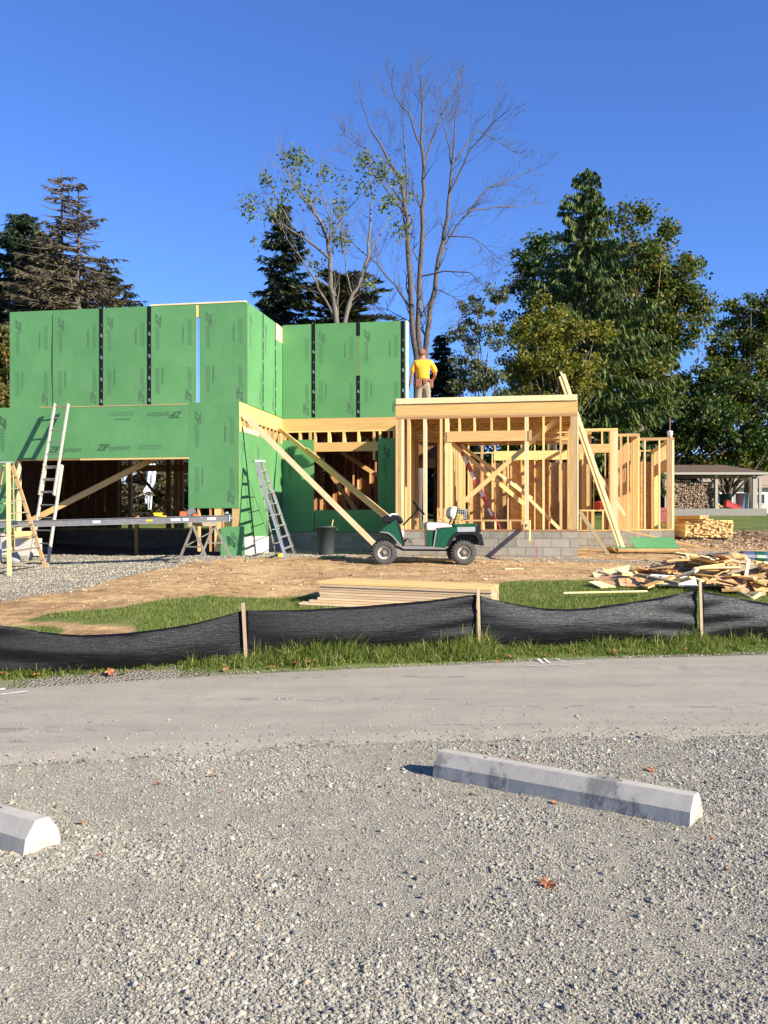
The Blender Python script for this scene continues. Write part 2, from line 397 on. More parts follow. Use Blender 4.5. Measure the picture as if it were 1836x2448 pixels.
def lot_h(x, y): return .012*fbm(x*1.7, y*1.7, 3)+.012*fbm(x*9, y*9, 2)+.004
def lot_sheet():
    xs = np.concatenate([np.linspace(-40, -5, 15), np.arange(-4.9, 5, .05), np.linspace(5.1, 40, 15)]); ts = np.concatenate([np.linspace(-12, 2.5, 12), np.arange(2.56, 7.7, .05)])
    X, T = np.meshgrid(xs, ts); Y = np.where(T > 2.5, 2.5+(T-2.5)*(near_y(X)+.35-2.5)/(7.7-2.5), T); Z = lot_h(X, Y)
    nx, ny = len(xs), len(ts); i = np.arange(nx-1)[None, :]+np.arange(ny-1)[:, None]*nx
    F = np.stack([i, i+1, i+1+nx, i+nx], -1).reshape(-1, 4)
    return put('gravel_lot', fast_mesh('gravel_lot', np.stack([X.ravel(), Y.ravel(), Z.ravel()], 1), F, lot_mat(), True))
tag(lot_sheet(), kind='structure')

def road_mat():
    m = NT('worn_grey_road'); p = m.pos()
    mp = m.n('Mapping'); m.l(p, mp.inputs['Vector']); mp.inputs['Rotation'].default_value = (0, 0, R(-13)); mp.inputs['Scale'].default_value = (.35, 2.2, 1)
    st = m.noise(mp.outputs[0], 1.2, 6, .62); f = m.noise(p, 130, 3, .7); g = m.noise(p, 14, 5, .7)
    c = m.ramp(m.math('MULTIPLY_ADD', st, .5, m.math('MULTIPLY', m.noise(p, 1.1, 6, .65), .5)), [(.32, (.275, .24, .18)), (.5, (.345, .302, .225)), (.68, (.41, .36, .27))])
    c = m.mix(m.math('MULTIPLY', m.ramp(f, [(.38, 1), (.50, 0)]), .55), c, (.15, .125, .09))
    c = m.mix(m.math('MULTIPLY', m.ramp(f, [(.55, 0), (.64, 1)]), .6), c, (.62, .55, .43))
    dsh = m.n('Attribute', attribute_name='shoulder'); c = m.mix(m.math('MULTIPLY', m.ramp(m.math('MULTIPLY_ADD', m.math('SUBTRACT', g, .5), .8, dsh.outputs['Fac']), [(.35, 0), (.75, 1)]), .6), c, (.20, .17, .125))
    # old tyre rubs: thin dark streaks along the road
    mp2 = m.n('Mapping'); m.l(p, mp2.inputs['Vector']); mp2.inputs['Rotation'].default_value = (0, 0, R(-13)); mp2.inputs['Scale'].default_value = (.22, 3.2, 1)
    s2 = m.noise(mp2.outputs[0], 1.0, 4, .6); g2 = m.noise(p, 5, 3)
    k = m.math('MULTIPLY', m.ramp(s2, [(.58, 0), (.63, 1)]), m.ramp(g2, [(.48, 0), (.60, 1)]))
    c = m.mix(m.math('MULTIPLY', k, .55), c, (.13, .12, .11))
    wn = m.n('TexNoise'); wn.inputs['Scale'].default_value = 1.4; wn.inputs['Detail'].default_value = 4; m.l(p, wn.inputs['Vector'])
    ad = m.n('VectorMath', operation='MULTIPLY_ADD'); m.l(wn.outputs['Color'], ad.inputs[0]); ad.inputs[1].default_value = (.9, .9, .9); m.l(p, ad.inputs[2])
    cr = m.vor(ad.outputs[0], .55, 'Distance', 'DISTANCE_TO_EDGE'); ck = m.ramp(cr, [(.0, 1), (.004, 0)])
    c = m.mix(m.math('MULTIPLY', ck, m.ramp(g, [(.4, .0), (.55, .5)])), c, (.08, .07, .06))
    m.col(c); m.set(.9, 0, .3); m.bump(m.math('MULTIPLY_ADD', f, 1.0, g), .35, .006); return m.m
def road_sheet():
    xs = np.concatenate([np.linspace(-40, -5, 20), np.arange(-4.9, 6, .05), np.linspace(6.1, 40, 20)]); ts = np.linspace(0, 1, 70)
    X, T = np.meshgrid(xs, ts)
    a = near_y(X)+.10*fbm(X*2.2, X*0+3, 4)+.05*fbm(X*11, X*0, 2); b = far_y(X)+.05*fbm(X*3, X*0+8, 3)
    Y = a+(b-a)*T; e = np.minimum(T*(b-a), (1-T)*(b-a)); Z = .034*np.clip(e/.35, 0, 1)-.006+.004*fbm(X*3, Y*3, 3)
    Z = Z+.002
    nx, ny = len(xs), len(ts); i = np.arange(nx-1)[None, :]+np.arange(ny-1)[:, None]*nx
    F = np.stack([i, i+1, i+1+nx, i+nx], -1).reshape(-1, 4)
    me = fast_mesh('road', np.stack([X.ravel(), Y.ravel(), Z.ravel()], 1), F, road_mat(), True); a_ = me.attributes.new('shoulder', 'FLOAT', 'POINT'); a_.data.foreach_set('value', np.clip(1-((1-T)*(b-a))/.5, 0, 1).astype(np.float32).ravel())
    return put('road', me)
tag(road_sheet(), kind='structure')

# ------------------------------------------------------------------ scattered stones (geometry nodes)
def stone_mat(name, stops):
    m = NT(name); c = m.ramp(m.rnd(), stops, 'LINEAR'); v = m.obj((1, 1, 1)); c = m.mix(m.math('MULTIPLY', m.noise(v, 3, 3), .5), c, (.2, .19, .17))
    m.col(c); m.set(.85, 0, .3); return m.m
STONE = stone_mat('limestone_chips', [(0, (.14, .13, .10)), (.25, (.24, .22, .17)), (.6, (.34, .31, .235)), (.88, (.45, .41, .315)), (.94, (.60, .55, .43)), (.96, (.44, .32, .18)), (1, (.20, .22, .24))])
PALE = stone_mat('pale_pad_gravel', [(0, (.26, .23, .19)), (.4, (.38, .325, .215)), (.8, (.50, .435, .295)), (1, (.64, .565, .41))])
CLOD = stone_mat('soil_clods', [(0, (.13, .075, .035)), (.5, (.34, .21, .10)), (1, (.54, .37, .19))])
def stones(name, P, scl, mat, seed, sub=1):
    n = len(P); rg = np.random.RandomState(seed)
    me = bpy.data.meshes.new(name); me.vertices.add(n); me.vertices.foreach_set('co', P.astype(np.float32).ravel())
    a = me.attributes.new('s', 'FLOAT_VECTOR', 'POINT'); sv = scl[:, None]*np.stack([rg.uniform(.7, 1.3, n), rg.uniform(.6, 1.0, n), rg.uniform(.4, .75, n)], 1)
    a.data.foreach_set('vector', sv.astype(np.float32).ravel())
    a = me.attributes.new('r', 'FLOAT_VECTOR', 'POINT'); rv = np.stack([rg.uniform(-.6, .6, n), rg.uniform(-.6, .6, n), rg.uniform(0, 6.28, n)], 1)
    a.data.foreach_set('vector', rv.astype(np.float32).ravel())
    o = put(name, me)
    g = bpy.data.node_groups.new(name, 'GeometryNodeTree'); g.interface.new_socket('Geometry', in_out='INPUT', socket_type='NodeSocketGeometry'); g.interface.new_socket('Geometry', in_out='OUTPUT', socket_type='NodeSocketGeometry')
    N = g.nodes.new; L = g.links.new
    gi, go = N('NodeGroupInput'), N('NodeGroupOutput')
    ico = N('GeometryNodeMeshIcoSphere'); ico.inputs['Radius'].default_value = 1; ico.inputs['Subdivisions'].default_value = sub
    rn = N('FunctionNodeRandomValue'); rn.data_type = 'FLOAT_VECTOR'; rn.inputs[0].default_value = (-.3, -.3, -.3); rn.inputs[1].default_value = (.3, .3, .3); rn.inputs['Seed'].default_value = seed
    sp = N('GeometryNodeSetPosition'); L(ico.outputs[0], sp.inputs[0]); L(rn.outputs[0], sp.inputs['Offset'])
    sm = N('GeometryNodeSetMaterial'); sm.inputs['Material'].default_value = mat; L(sp.outputs[0], sm.inputs[0])
    m2 = N('GeometryNodeInstanceOnPoints'); L(gi.outputs[0], m2.inputs[0]); L(sm.outputs[0], m2.inputs['Instance'])
    def att(nm):
        x = N('GeometryNodeInputNamedAttribute'); x.data_type = 'FLOAT_VECTOR'; x.inputs['Name'].default_value = nm; return x.outputs['Attribute']
    L(att('r'), m2.inputs['Rotation']); L(att('s'), m2.inputs['Scale']); L(m2.outputs[0], go.inputs[0])
    md = o.modifiers.new('scatter', 'NODES'); md.node_group = g
    return tag(o, kind='stuff')
def lot_stones():
    rg = np.random.RandomState(11); n = 800000
    y = 2.7+rg.rand(n)**.85*(8.0-2.7); x = rg.uniform(-1, 1, n)*(y*.46+1.5)
    big = vnoise(x*1.5, y*1.5)+.5*vnoise(x*4+7, y*4)
    keep = (y < near_y(x)+.12*rg.randn(n)*.6)&((rg.rand(n) < .62+.8*big)|(rg.rand(n) < .25)); x, y, big = x[keep], y[keep], big[keep]; n = len(x)
    s = .0034*np.exp(rg.randn(n)*.48)*(1+.5*np.clip(big*2, -.5, 1)); s = np.minimum(s, .018)
    # a few heaped coarse patches
    pats = [(-.75, 3.05, .25), (-.45, 4.35, .16), (-1.05, 3.9, .22), (.35, 3.35, .3), (1.5, 4.3, .45), (1.2, 3.2, .3), (2.5, 6.7, .5), (-.5, 3.3, .3), (1.65, 3.4, .25)]
    X, Y, S = [x], [y], [s]
    for cx, cy, r in pats:
        k = int(1100*r*2); X.append(cx+rg.randn(k)*r*.6); Y.append(cy+rg.randn(k)*r*.5); S.append(.0065*np.exp(rg.randn(k)*.35))
    k = 350; yy = rg.uniform(2.8, 7.2, k); X.append(rg.uniform(-1, 1, k)*yy*.46); Y.append(yy); S.append(rg.uniform(.011, .02, k))
    x = np.concatenate(X); y = np.concatenate(Y); s = np.concatenate(S)
    ok = y < near_y(x)+.25; x, y, s = x[ok], y[ok], s[ok]
    z = lot_h(x, y)+s*.25
    return stones('gravel_stones', np.stack([x, y, z], 1), s, STONE, 5)
lot_stones()
def road_stones():
    rg = np.random.RandomState(12); n = 2600
    x = rg.uniform(-3.5, 5.5, n); d = np.abs(rg.randn(n))**1.6*.5; y = near_y(x)+d
    k = 5200; x2 = rg.uniform(-4.3, 6.0, k); y2 = far_y(x2)+.06-np.abs(rg.randn(k))*.16
    x = np.concatenate([x, x2]); y = np.concatenate([y, y2]); ok = y < far_y(x)+.1; x, y = x[ok], y[ok]
    s = .005*np.exp(rg.randn(len(x))*.45)
    return stones('road_grit', np.stack([x, y, np.where(y > far_y(x)-.12, .010, .03)+s*.3], 1), s, STONE, 6)
road_stones()
def pad_stones():
    rg = np.random.RandomState(13); n = 110000
    x = rg.uniform(-9.5, 12, n); y = rg.uniform(13, 27, n); g = zone_gravel(x, y); ok = (g > .35+.3*rg.rand(n))&(y > fence_y(x)+.3); x, y = x[ok], y[ok]
    s = .0115*np.exp(rg.randn(len(x))*.35); return stones('pad_gravel', np.stack([x, y, ground_h(x, y, True)+.004], 1), s, PALE, 7)
pad_stones()
def clods():
    rg = np.random.RandomState(14); n = 16000
    x = rg.uniform(-6, 11, n); y = rg.uniform(13.5, 23, n); c = vnoise(x*1.2, y*1.8)
    ok = (zone_grass(x, y) < .3)&(zone_gravel(x, y) < .5)&(rg.rand(n) < .3+1.4*c); x, y = x[ok], y[ok]; s = .012*np.exp(rg.randn(len(x))*.6)
    x2 = rg.uniform(9, 16, 5000); y2 = rg.uniform(25, 35, 5000); s2 = .03*np.exp(rg.randn(5000)*.6)
    x = np.concatenate([x, x2]); y = np.concatenate([y, y2]); s = np.concatenate([s, s2])
    return stones('soil_clods', np.stack([x, y, ground_h(x, y, True)], 1), np.minimum(s, .1), CLOD, 8)
clods()
def chips():     # splinters and sawdust trodden into the dirt
    rg = np.random.RandomState(17); n = 1500; x = rg.uniform(-5, 9, n); y = rg.uniform(15.5, 22, n); ok = (zone_grass(x, y) < .4)&(vnoise(x*.8, y*.8) > -.1); x, y = x[ok], y[ok]
    s = .011*np.exp(rg.randn(len(x))*.5); return stones('wood_chips', np.stack([x, y, ground_h(x, y, True)+.008], 1), s, stone_mat('wood_chip_tones', [(0, (.5, .33, .15)), (1, (.78, .62, .38))]), 9)
chips()

# ------------------------------------------------------------------ grass
def leafy(name, stops, trans=.35, rough=.6):
    m = NT(name); g = m.n('NewGeometry'); c = m.ramp(g.outputs['Random Per Island'], stops)
    m.col(c); m.set(rough, 0, .3); tr = m.n('BsdfTranslucent'); m.l(m.mix(1.0, c, (1.25, 1.3, .7), 'MULTIPLY'), tr.inputs['Color'])
    mx = m.n('MixShader'); mx.inputs[0].default_value = trans; m.l(m.b.outputs[0], mx.inputs[1]); m.l(tr.outputs[0], mx.inputs[2]); m.l(mx.outputs[0], m.out.inputs['Surface'])
    return m.m
def blades(name, x, y, z, h, wd, mat, seed, bend=.5, seg=3):
    rg = np.random.RandomState(seed); n = len(x); a = rg.uniform(0, 6.283, n); b = rg.uniform(0, 6.283, n); lean = np.abs(rg.randn(n))*bend*h
    V = []; F = []
    ws = wd*rg.uniform(.6, 1.3, n)
    for k in range(seg+1):
        t = k/seg; cx = x+np.cos(a)*lean*t*t; cy = y+np.sin(a)*lean*t*t; cz = z+h*(t-.25*t*t*np.clip(lean/h, 0, 1.6)); wk = ws*(1-t)**.7+.0006
        V.append(np.stack([cx-np.cos(b)*wk, cy-np.sin(b)*wk, cz], 1)); V.append(np.stack([cx+np.cos(b)*wk, cy+np.sin(b)*wk, cz], 1))
    V = np.stack(V, 1).reshape(-1, 3); base = np.arange(n)*(2*(seg+1))
    for k in range(seg): F.append(np.stack([base+2*k, base+2*k+1, base+2*k+3, base+2*k+2], 1))
    return tag(put(name, fast_mesh(name, V, np.concatenate(F), mat)), kind='stuff')
GRASS = leafy('grass_blades', [(0, (.035, .062, .008)), (.35, (.10, .16, .022)), (.75, (.21, .265, .045)), (.90, (.36, .34, .10)), (1, (.48, .40, .20))])
def lawn():
    rg = np.random.RandomState(20); n = 230000; x = rg.uniform(-6.5, 8.5, n); y = rg.uniform(10, 17.2, n); q = y-fence_y(x)
    ok = (q > .1)&(zone_grass(x, y)+.35*vnoise(x*3, y*3) +.5*vnoise(x*.9+4, y*1.3) > .45+.35*rg.rand(n)); x, y = x[ok], y[ok]
    h = .045*np.exp(rg.randn(len(x))*.35); return blades('lawn_grass', x, y, ground_h(x, y, True)-.005, h, .003, GRASS, 21, .7, 1)
lawn()
def verge():
    rg = np.random.RandomState(22); X = []; Y = []; H = []
    for i in range(2100):
        x0 = rg.uniform(-4.6, 7.2); fy = fence_y(x0); ry = far_y(x0); y0 = rg.uniform(ry-.03, fy+.02)
        dens = (.55+.9*np.clip(vnoise(x0*2.1, 9.7)+.3, 0, 1)) if x0 > -2.3 else (.6 if x0 < -3.55 else .28)
        if rg.rand() > dens: continue
        k = rg.randint(14, 34); tall = (.045+.27*np.clip(vnoise(x0*1.7+2, 3.3)+.40, 0, 1)**1.3+.10*(rg.rand() < .12))*(1.0 if x0 > -2.2 else .6)*(.55+.6*(y0-ry)/max(fy-ry, .1))
        X.append(x0+rg.randn(k)*.045); Y.append(y0+rg.randn(k)*.035); H.append(tall*rg.uniform(.45, 1.35, k))
    x = np.concatenate(X); y = np.concatenate(Y); h = np.concatenate(H); y = np.minimum(y, fence_y(x)-.015)
    return blades('verge_grass', x, y, ground_h(x, y)-.015, h, .0045, GRASS, 23, .75, 4)
verge()

# ------------------------------------------------------------------ the building under construction
BA = R(9.95); BC, BS = math.cos(BA), math.sin(BA); OX, OY, OZ = -3.445, 22.0, .934
UV = Matrix(((BC, BS, 0, OX), (-BS, BC, 0, OY), (0, 0, 1, OZ), (0, 0, 0, 1)))   # building axes: u along the facade, v depth, w height
def P3(u, v, w): return UV @ Vector((u, v, w))
def uw(px, py, v):     # point of the wall plane at depth v seen at a photograph pixel
    dx, dz = (px-CX)/FPX, (HZ-py)/FPX; Y = (v+OX*BS+OY*BC)/(dx*BS+BC)
    return (dx*Y-OX)*BC-(Y-OY)*BS, EYE+dz*Y-OZ
def vw(px, py, u):     # point of the side-wall plane at u
    dx, dz = (px-CX)/FPX, (HZ-py)/FPX; Y = (u+OX*BC-OY*BS)/(dx*BC-BS)
    return (dx*Y-OX)*BS+(Y-OY)*BC, EYE+dz*Y-OZ
def cb(x, y): return 550+x/4.1475, 950+y/4.1475     # enlargements used when measuring
def c2(x, y): return 930+x/4.74, 920+y/4.74
def c3(x, y): return 1230+x/4.0463, 880+y/4.0463
def z1(x, y): return x*.42194, 700+y*.42194
HOUSE = empty('house_under_construction', P3(0, 0, 0), 'unfinished house with green sheathed walls on the left and bare pine framing on the right', 'house')
JIT = random.Random(5)
def bx(name, u0, u1, v0, v1, w0, w1, mat, parent=HOUSE, frame=UV):
    """a straight piece; its own x axis runs along its longest side so that the grain follows it"""
    d = (u1-u0, v1-v0, w1-w0); c = Vector(((u0+u1)/2, (v0+v1)/2, (w0+w1)/2)); k = max(range(3), key=lambda i: d[i])
    ax = [(0, 1, 2), (1, 2, 0), (2, 0, 1)][k]; Rm = Matrix([[1 if ax[j] == i else 0 for j in range(3)] for i in range(3)]).to_4x4()
    h = [d[ax[j]]/2 for j in range(3)]
    mb = MB().box(-h[0], h[0], -h[1], h[1], -h[2], h[2])
    if isinstance(mat, str): mat = M[mat]
    return mb.build(name, mat, parent, frame @ Matrix.Translation(c) @ Rm)
def stick(name, A, B, wd, th, mat, parent=None, up=Vector((0, 0, 1)), frame=None):
    A, B = Vector(A), Vector(B)
    if frame is not None: A, B = frame @ A, frame @ B; up = (frame.to_3x3() @ Vector(up)).normalized()
    d = B-A; L = d.length; x = d.normalized(); z = (up-x*up.dot(x)).normalized(); y = z.cross(x)
    Mx = Matrix((x, y, z)).transposed().to_4x4(); Mx.translation = (A+B)/2
    return MB().box(-L/2, L/2, -wd/2, wd/2, -th/2, th/2).build(name, M[mat] if isinstance(mat, str) else mat, parent, Mx)
def pb(name, crop, x0, x1, y0, y1, v, depth, mat='wood', wr=None):
    u0, _ = uw(*crop(x0, (y0+y1)/2), v); u1, _ = uw(*crop(x1, (y0+y1)/2), v)
    if wr: w0, w1 = wr
    else: _, w1 = uw(*crop((x0+x1)/2, y0), v); _, w0 = uw(*crop((x0+x1)/2, y1), v)
    return bx(name, u0, u1, v, v+depth, w0, w1, mat)

# --- lettering printed on the sheathing
def text_mesh(s, size, mat, shear=0, bold=0, space=1.0, ext=.0006):
    cu = bpy.data.curves.new('lettering', 'FONT'); cu.body = s; cu.size = size; cu.shear = shear; cu.offset = bold; cu.space_character = space; cu.extrude = ext; cu.resolution_u = 3
    o = bpy.data.objects.new('lettering_source', cu); COL.objects.link(o); dg = bpy.context.evaluated_depsgraph_get(); dg.update()
    me = bpy.data.meshes.new_from_object(o.evaluated_get(dg)); bpy.data.objects.remove(o); bpy.data.curves.remove(cu)
    me.materials.clear(); me.materials.append(mat); return me
def join_meshes(parts):   # [(mesh, offset)]
    bm = bmesh.new()
    for me, off in parts:
        n = len(bm.verts); bm.from_mesh(me); bm.verts.ensure_lookup_table()
        for v in bm.verts[n:]: v.co += Vector(off)
    out = bpy.data.meshes.new('lettering'); bm.to_mesh(out); out.materials.append(parts[0][0].materials[0]); bm.free(); return out
def w_of(me): 
    xs = [v.co.x for v in me.vertices]; return min(xs), max(xs)
_z = text_mesh('ZIP', .215, M['ink_pale'], .42, .006, .92); _s = text_mesh('system', .205, M['ink_pale'], .42, -.0005, .98)
_zb = w_of(_z)[1]; ZTXT = join_meshes([(_z, (0, 0, 0)), (_s, (_zb-.035, 0, 0))])
_z2 = text_mesh('ZIP', .215, M['ink'], .42, .006, .92); _s2 = text_mesh('system', .205, M['ink'], .42, -.0005, .98); ZTXT_D = join_meshes([(_z2, (0, 0, 0)), (_s2, (_zb-.035, 0, 0))])
STXT = text_mesh('STRUCTURAL 1', .062, M['ink'], 0, .001, 1.05)
def fine_rows():    # rows of print too small to read
    mb = MB(); r = random.Random(2)
    for row in range(3):
        x = 0
        while x < .62:
            l = r.uniform(.015, .05); mb.box(x, x+l, row*.04, row*.04+.016, 0, .0006); x += l+.012
    return mb.mesh(M['ink_pale'])
FTXT = fine_rows()
def tape_print():
    a = text_mesh('ZIP', .06, M['tape_ink'], .4, .002); b = text_mesh('tape', .035, M['tape_ink'], .4, 0); return join_meshes([(a, (0, 0, 0)), (b, (.28, .01, 0))])
def letter(me, parent, o, xd, yd, frame=UV):
    xd, yd = Vector(xd), Vector(yd); zd = xd.cross(yd); Mx = Matrix((xd, yd, zd)).transposed().to_4x4(); Mx.translation = Vector(o)
    return put('printed_lettering', me, frame @ Mx, parent)
def panel(u0, u1, w0, w1, v, face='front', text='v', t=.011, parent=HOUSE, frame=UV, name='sheathing_panel', mats=None):
    """front: faces -v at v..v+t; right: faces +u, here (u0,u1) is the v range and v is the u position; left: faces -u"""
    if face == 'front': d = (u0, u1, v, v+t, w0, w1); k = 2
    elif face == 'right': d = (v-t, v, u0, u1, w0, w1); k = 1
    else: d = (v, v+t, u0, u1, w0, w1); k = 0
    c = Vector(((d[0]+d[1])/2, (d[2]+d[3])/2, (d[4]+d[5])/2)); mb = MB().box(d[0]-c.x, d[1]-c.x, d[2]-c.y, d[3]-c.y, d[4]-c.z, d[5]-c.z)
    mb.mi = [0 if i == k else 1 for i in range(6)]
    o = mb.build(name, mats or [M['zip'], M['osb']], parent, frame @ Matrix.Translation(c))
    e = .0012; H = w1-w0
    if face == 'front' and text:
        if text == 'v' and H > 2:
            letter(ZTXT, o, (u0+.17, v-e, w1-.20), (0, 0, -1), (1, 0, 0)); letter(ZTXT, o, (u1-.13, v-e, w0+.07), (0, 0, 1), (-1, 0, 0))
            letter(STXT, o, (u1-.33, v-e, w1-.95), (0, 0, 1), (-1, 0, 0)); letter(FTXT, o, (u1-.13, v-e, w1-1.0), (0, 0, 1), (-1, 0, 0))
            letter(FTXT, o, (u0+.17, v-e, w1-1.55), (0, 0, -1), (1, 0, 0))
            if u1-u0 > 1: letter(STXT, o, (u0+.33, v-e, w0+.95), (0, 0, -1), (1, 0, 0))
        if text == 'h':
            letter(ZTXT_D, o, (u0+.22, v-e, w0+.19), (1, 0, 0), (0, 0, 1)); letter(FTXT, o, (u0+1.3, v-e, w0+.21), (1, 0, 0), (0, 0, 1))
            letter(ZTXT_D, o, (u1-.16, v-e, w1-.17), (-1, 0, 0), (0, 0, -1)); letter(STXT, o, (u1-1.5, v-e, w1-.30), (-1, 0, 0), (0, 0, -1)); letter(FTXT, o, (u1-1.4, v-e, w1-.14), (-1, 0, 0), (0, 0, -1))
        if text == 'r': letter(ZTXT, o, (u1-.13, v-e, w0+.07), (0, 0, 1), (-1, 0, 0)); letter(FTXT, o, (u1-.13, v-e, w1-1.0), (0, 0, 1), (-1, 0, 0))
        if text == 'l': letter(ZTXT_D, o, (u0+.17, v-e, w1-.2), (0, 0, -1), (1, 0, 0)); letter(FTXT, o, (u0+.14, v-e, w1-1.3), (0, 0, -1), (1, 0, 0))
    if face == 'right' and text:
        letter(ZTXT, o, (v+e, u0+.17, w1-.2), (0, 0, -1), (0, 1, 0)); letter(ZTXT, o, (v+e, u1-.13, w0+.07), (0, 0, 1), (0, -1, 0)) if u1-u0 > .8 else None
    return o
TPRINT = tape_print()
def tape(u, w0, w1, v, face='front', wd=.105):
    if face == 'front': o = bx('seam_tape', u-wd/2, u+wd/2, v-.004, v-.001, w0, w1, 'tape')
    else: o = bx('seam_tape', v+.001, v+.004, u-wd/2, u+wd/2, w0, w1, 'tape')
    w = w0+.1
    while w < w1-.45:
        if face == 'front': letter(TPRINT, o, (u+.03, v-.005, w), (0, 0, 1), (-1, 0, 0))
        else: letter(TPRINT, o, (v+.005, u+.02, w), (0, 0, 1), (0, -1, 0))
        w += .55
    return o

# ============ upper storey, left block (front plane v = .63)
VA, VU, VB, VC = 0.0, .63, 3.65, .55
UT = 6.19; UB = 3.69
us = [uw(*z1(x, 350), VU)[0] for x in (55, 297, 573, 845, 1122, 1403)]; us[-1] = 0.0
for i in range(5):
    a, b = us[i], us[i+1]
    if i == 3: b -= .04
    if i == 4: a += .04
    o = panel(a+.002, b-.002, UB, UT, VU)
# dark lens-shaped sliver over the first seam, painting the shade of a bowed gap
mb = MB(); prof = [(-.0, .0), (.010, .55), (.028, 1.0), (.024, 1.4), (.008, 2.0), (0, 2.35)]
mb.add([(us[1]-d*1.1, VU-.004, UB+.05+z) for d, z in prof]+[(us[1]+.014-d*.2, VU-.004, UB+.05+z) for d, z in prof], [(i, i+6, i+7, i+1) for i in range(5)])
mb.build('panel_gap_shade', simple('painted_gap_shade', (.012, .05, .02), .9), HOUSE, UV)
for x in (573, 845): tape(uw(*z1(x, 350), VU)[0], UB+.01, UT-.003, VU)
bx('top_plate', us[0], 0, VU+.012, VU+.15, UT-.045, UT-.004, 'wood')
bx('top_plate', us[3]+.02, -.05, VU-.01, VU+.15, UT+.001, UT+.036, 'wood_pale')
bx('stud', us[4]-.045, us[4]+.045, VU+.012, VU+.10, UT-.32, UT-.046, 'wood')
for i, u in enumerate(np.arange(us[0]+.02, -.02, .406)):
    if abs(u-us[4]) < .12: continue
    bx('stud', u, u+.038, VU+.012, VU+.15, UB, UT-.046, 'wood')
# right flank of the upper storey (plane u = 0)
vs1 = vw(*z1(1490, 400), 0)[0]; vs2 = vw(*z1(1560, 400), 0)[0]
panel(VU+.002, vs1-.003, UB, UT, 0, 'right'); panel(vs1+.003, vs2-.003, UB, UT, 0, 'right'); panel(vs2+.003, VB-.012, UB, UT-.45, 0, 'right', text=None)
bx('stud', -.02, .004, vs2+.03, VB-.012, UT-.44, UT, 'wood_pale')
tape(vs1, UB+.01, UT-.003, 0, 'right', .07); tape(vs2, UB+.01, UT-.003, 0, 'right', .07)
bx('top_plate', -.15, -.012, VU+.15, VB, UT-.045, UT-.004, 'wood')
for v in np.arange(VU+.5, VB, .406): bx('stud', -.15, -.012, v, v+.038, UB, UT-.046, 'wood')
# upper wall behind (plane v = 3.65)
def c4(x, y): return 650+x/3.6867, 750+y/3.6867
ub = [.006]+[uw(*c4(x, 450), VB)[0] for x in (365, 760, 1153)]; ue = uw(*c4(1180, 450), VB)[0]; uend = uw(*c4(1195, 450), VB)[0]
UTB = uw(*c4(620, 82), VB)[1]
panel(ub[0], ub[1]-.002, UB-.03, UTB, VB, text='r'); panel(ub[1]+.002, ub[2]-.012, UB-.03, UTB, VB); panel(ub[2]+.012, ub[3]-.002, UB-.03, UTB, VB); panel(ub[3]+.002, ue, UB-.03, UTB, VB, text=None)
bx('stud', ue+.001, uend, VB-.002, VB+.15, UB-.03, UTB, 'white')
bx('stud', ub[2]-.03, ub[2]+.03, VB+.012, VB+.1, UB, UTB-.05, 'wood')
tape(ub[1], UB, UTB-.003, VB); tape(ub[3], UB-.02, UTB-.003, VB)
tape(ub[2], uw(*c4(760, 195), VB)[1], UTB-.003, VB); tape(ub[2], UB-.02, uw(*c4(760, 545), VB)[1], VB)
bx('top_plate', 0.02, ue, VB+.012, VB+.15, UTB-.045, UTB-.004, 'wood')
for u in np.arange(.3, ue-.05, .406): bx('stud', u, u+.038, VB+.012, VB+.15, UB-.03, UTB-.046, 'wood')

# ============ lower left block (garage), front plane v = 0
UL = -9.4; LT = 3.675
gs = [uw(*z1(x, 780), VA)[0] for x in (222, 500, 1067)]; gop = uw(*z1(98, 1100), VA)[0]; gopr = uw(*z1(1070, 1080), VA)[0]
wop = uw(*z1(760, 938), VA)[1]; wstrip = wop
panel(UL, gs[0]-1.22, wop, LT-.02, VA, text='r'); panel(gs[0]-1.218, gs[0]-.003, wop, LT-.02, VA, text='l')
panel(UL, gop-.02, .55, wop-.003, VA, text=None)
panel(gs[0]+.003, gs[1]-.003, wop+.012, LT-.045, VA, text=None); 
o = panel(gs[1]+.003, gs[2]-.003, wop+.012, LT-.045, VA, text='h')
letter(ZTXT_D, HOUSE, (gs[0]+.25, VA-.0012, wop+.17), (1, 0, 0), (0, 0, 1))
wrb = uw(*z1(1210, 1220), VA)[1]
panel(gs[2]+.002, 0, wrb, LT, VA)
bx('top_plate', gs[0]+.01, gs[2]-.02, VA-.006, VA+.012, LT-.043, LT-.025, 'wood')
bx('header', uw(*z1(455, 940), VA)[0], gopr, VA-.008, VA+.012, wop-.03, wop+.009, 'wood')
bx('header', gop, gopr, VA+.013, VA+.13, wop-.02, wop+.32, 'wood_orange')
bx('stud', gop-.02, gop+.02, VA+.012, VA+.15, .55, wop-.022, 'wood_pale')
for x0, x1 in ((1215, 1258), (1315, 1356)):
    pb('stud', z1, x0, x1, 1222, 1470, VA+.012, .14, 'wood', (.55 if x0 > 1300 else .1, wrb+.6))
for u in (-1.05, -.75, -.45): bx('stud', u, u+.038, VA+.012, VA+.15, .1, wrb+.6, 'wood_orange')
for u in np.arange(UL+.1, gop-.1, .406): bx('stud', u, u+.038, VA+.012, VA+.15, .55, LT-.35, 'wood')
# floor deck above it, ledge and rim
bx('floor_deck', UL, -.02, VA+.012, 8.4, LT-.07, LT-.052, 'osb_dark')
bx('floor_deck', 0, 3.68, VB+.02, 8.4, LT-.07, LT-.052, 'osb_dark')
for u in np.arange(UL+.3, 3.5, .61):
    bx('floor_joist', u, u+.045, (VA+.15 if u < 0 else VB+.16), 8.35, LT-.36, LT-.071, 'wood_orange')
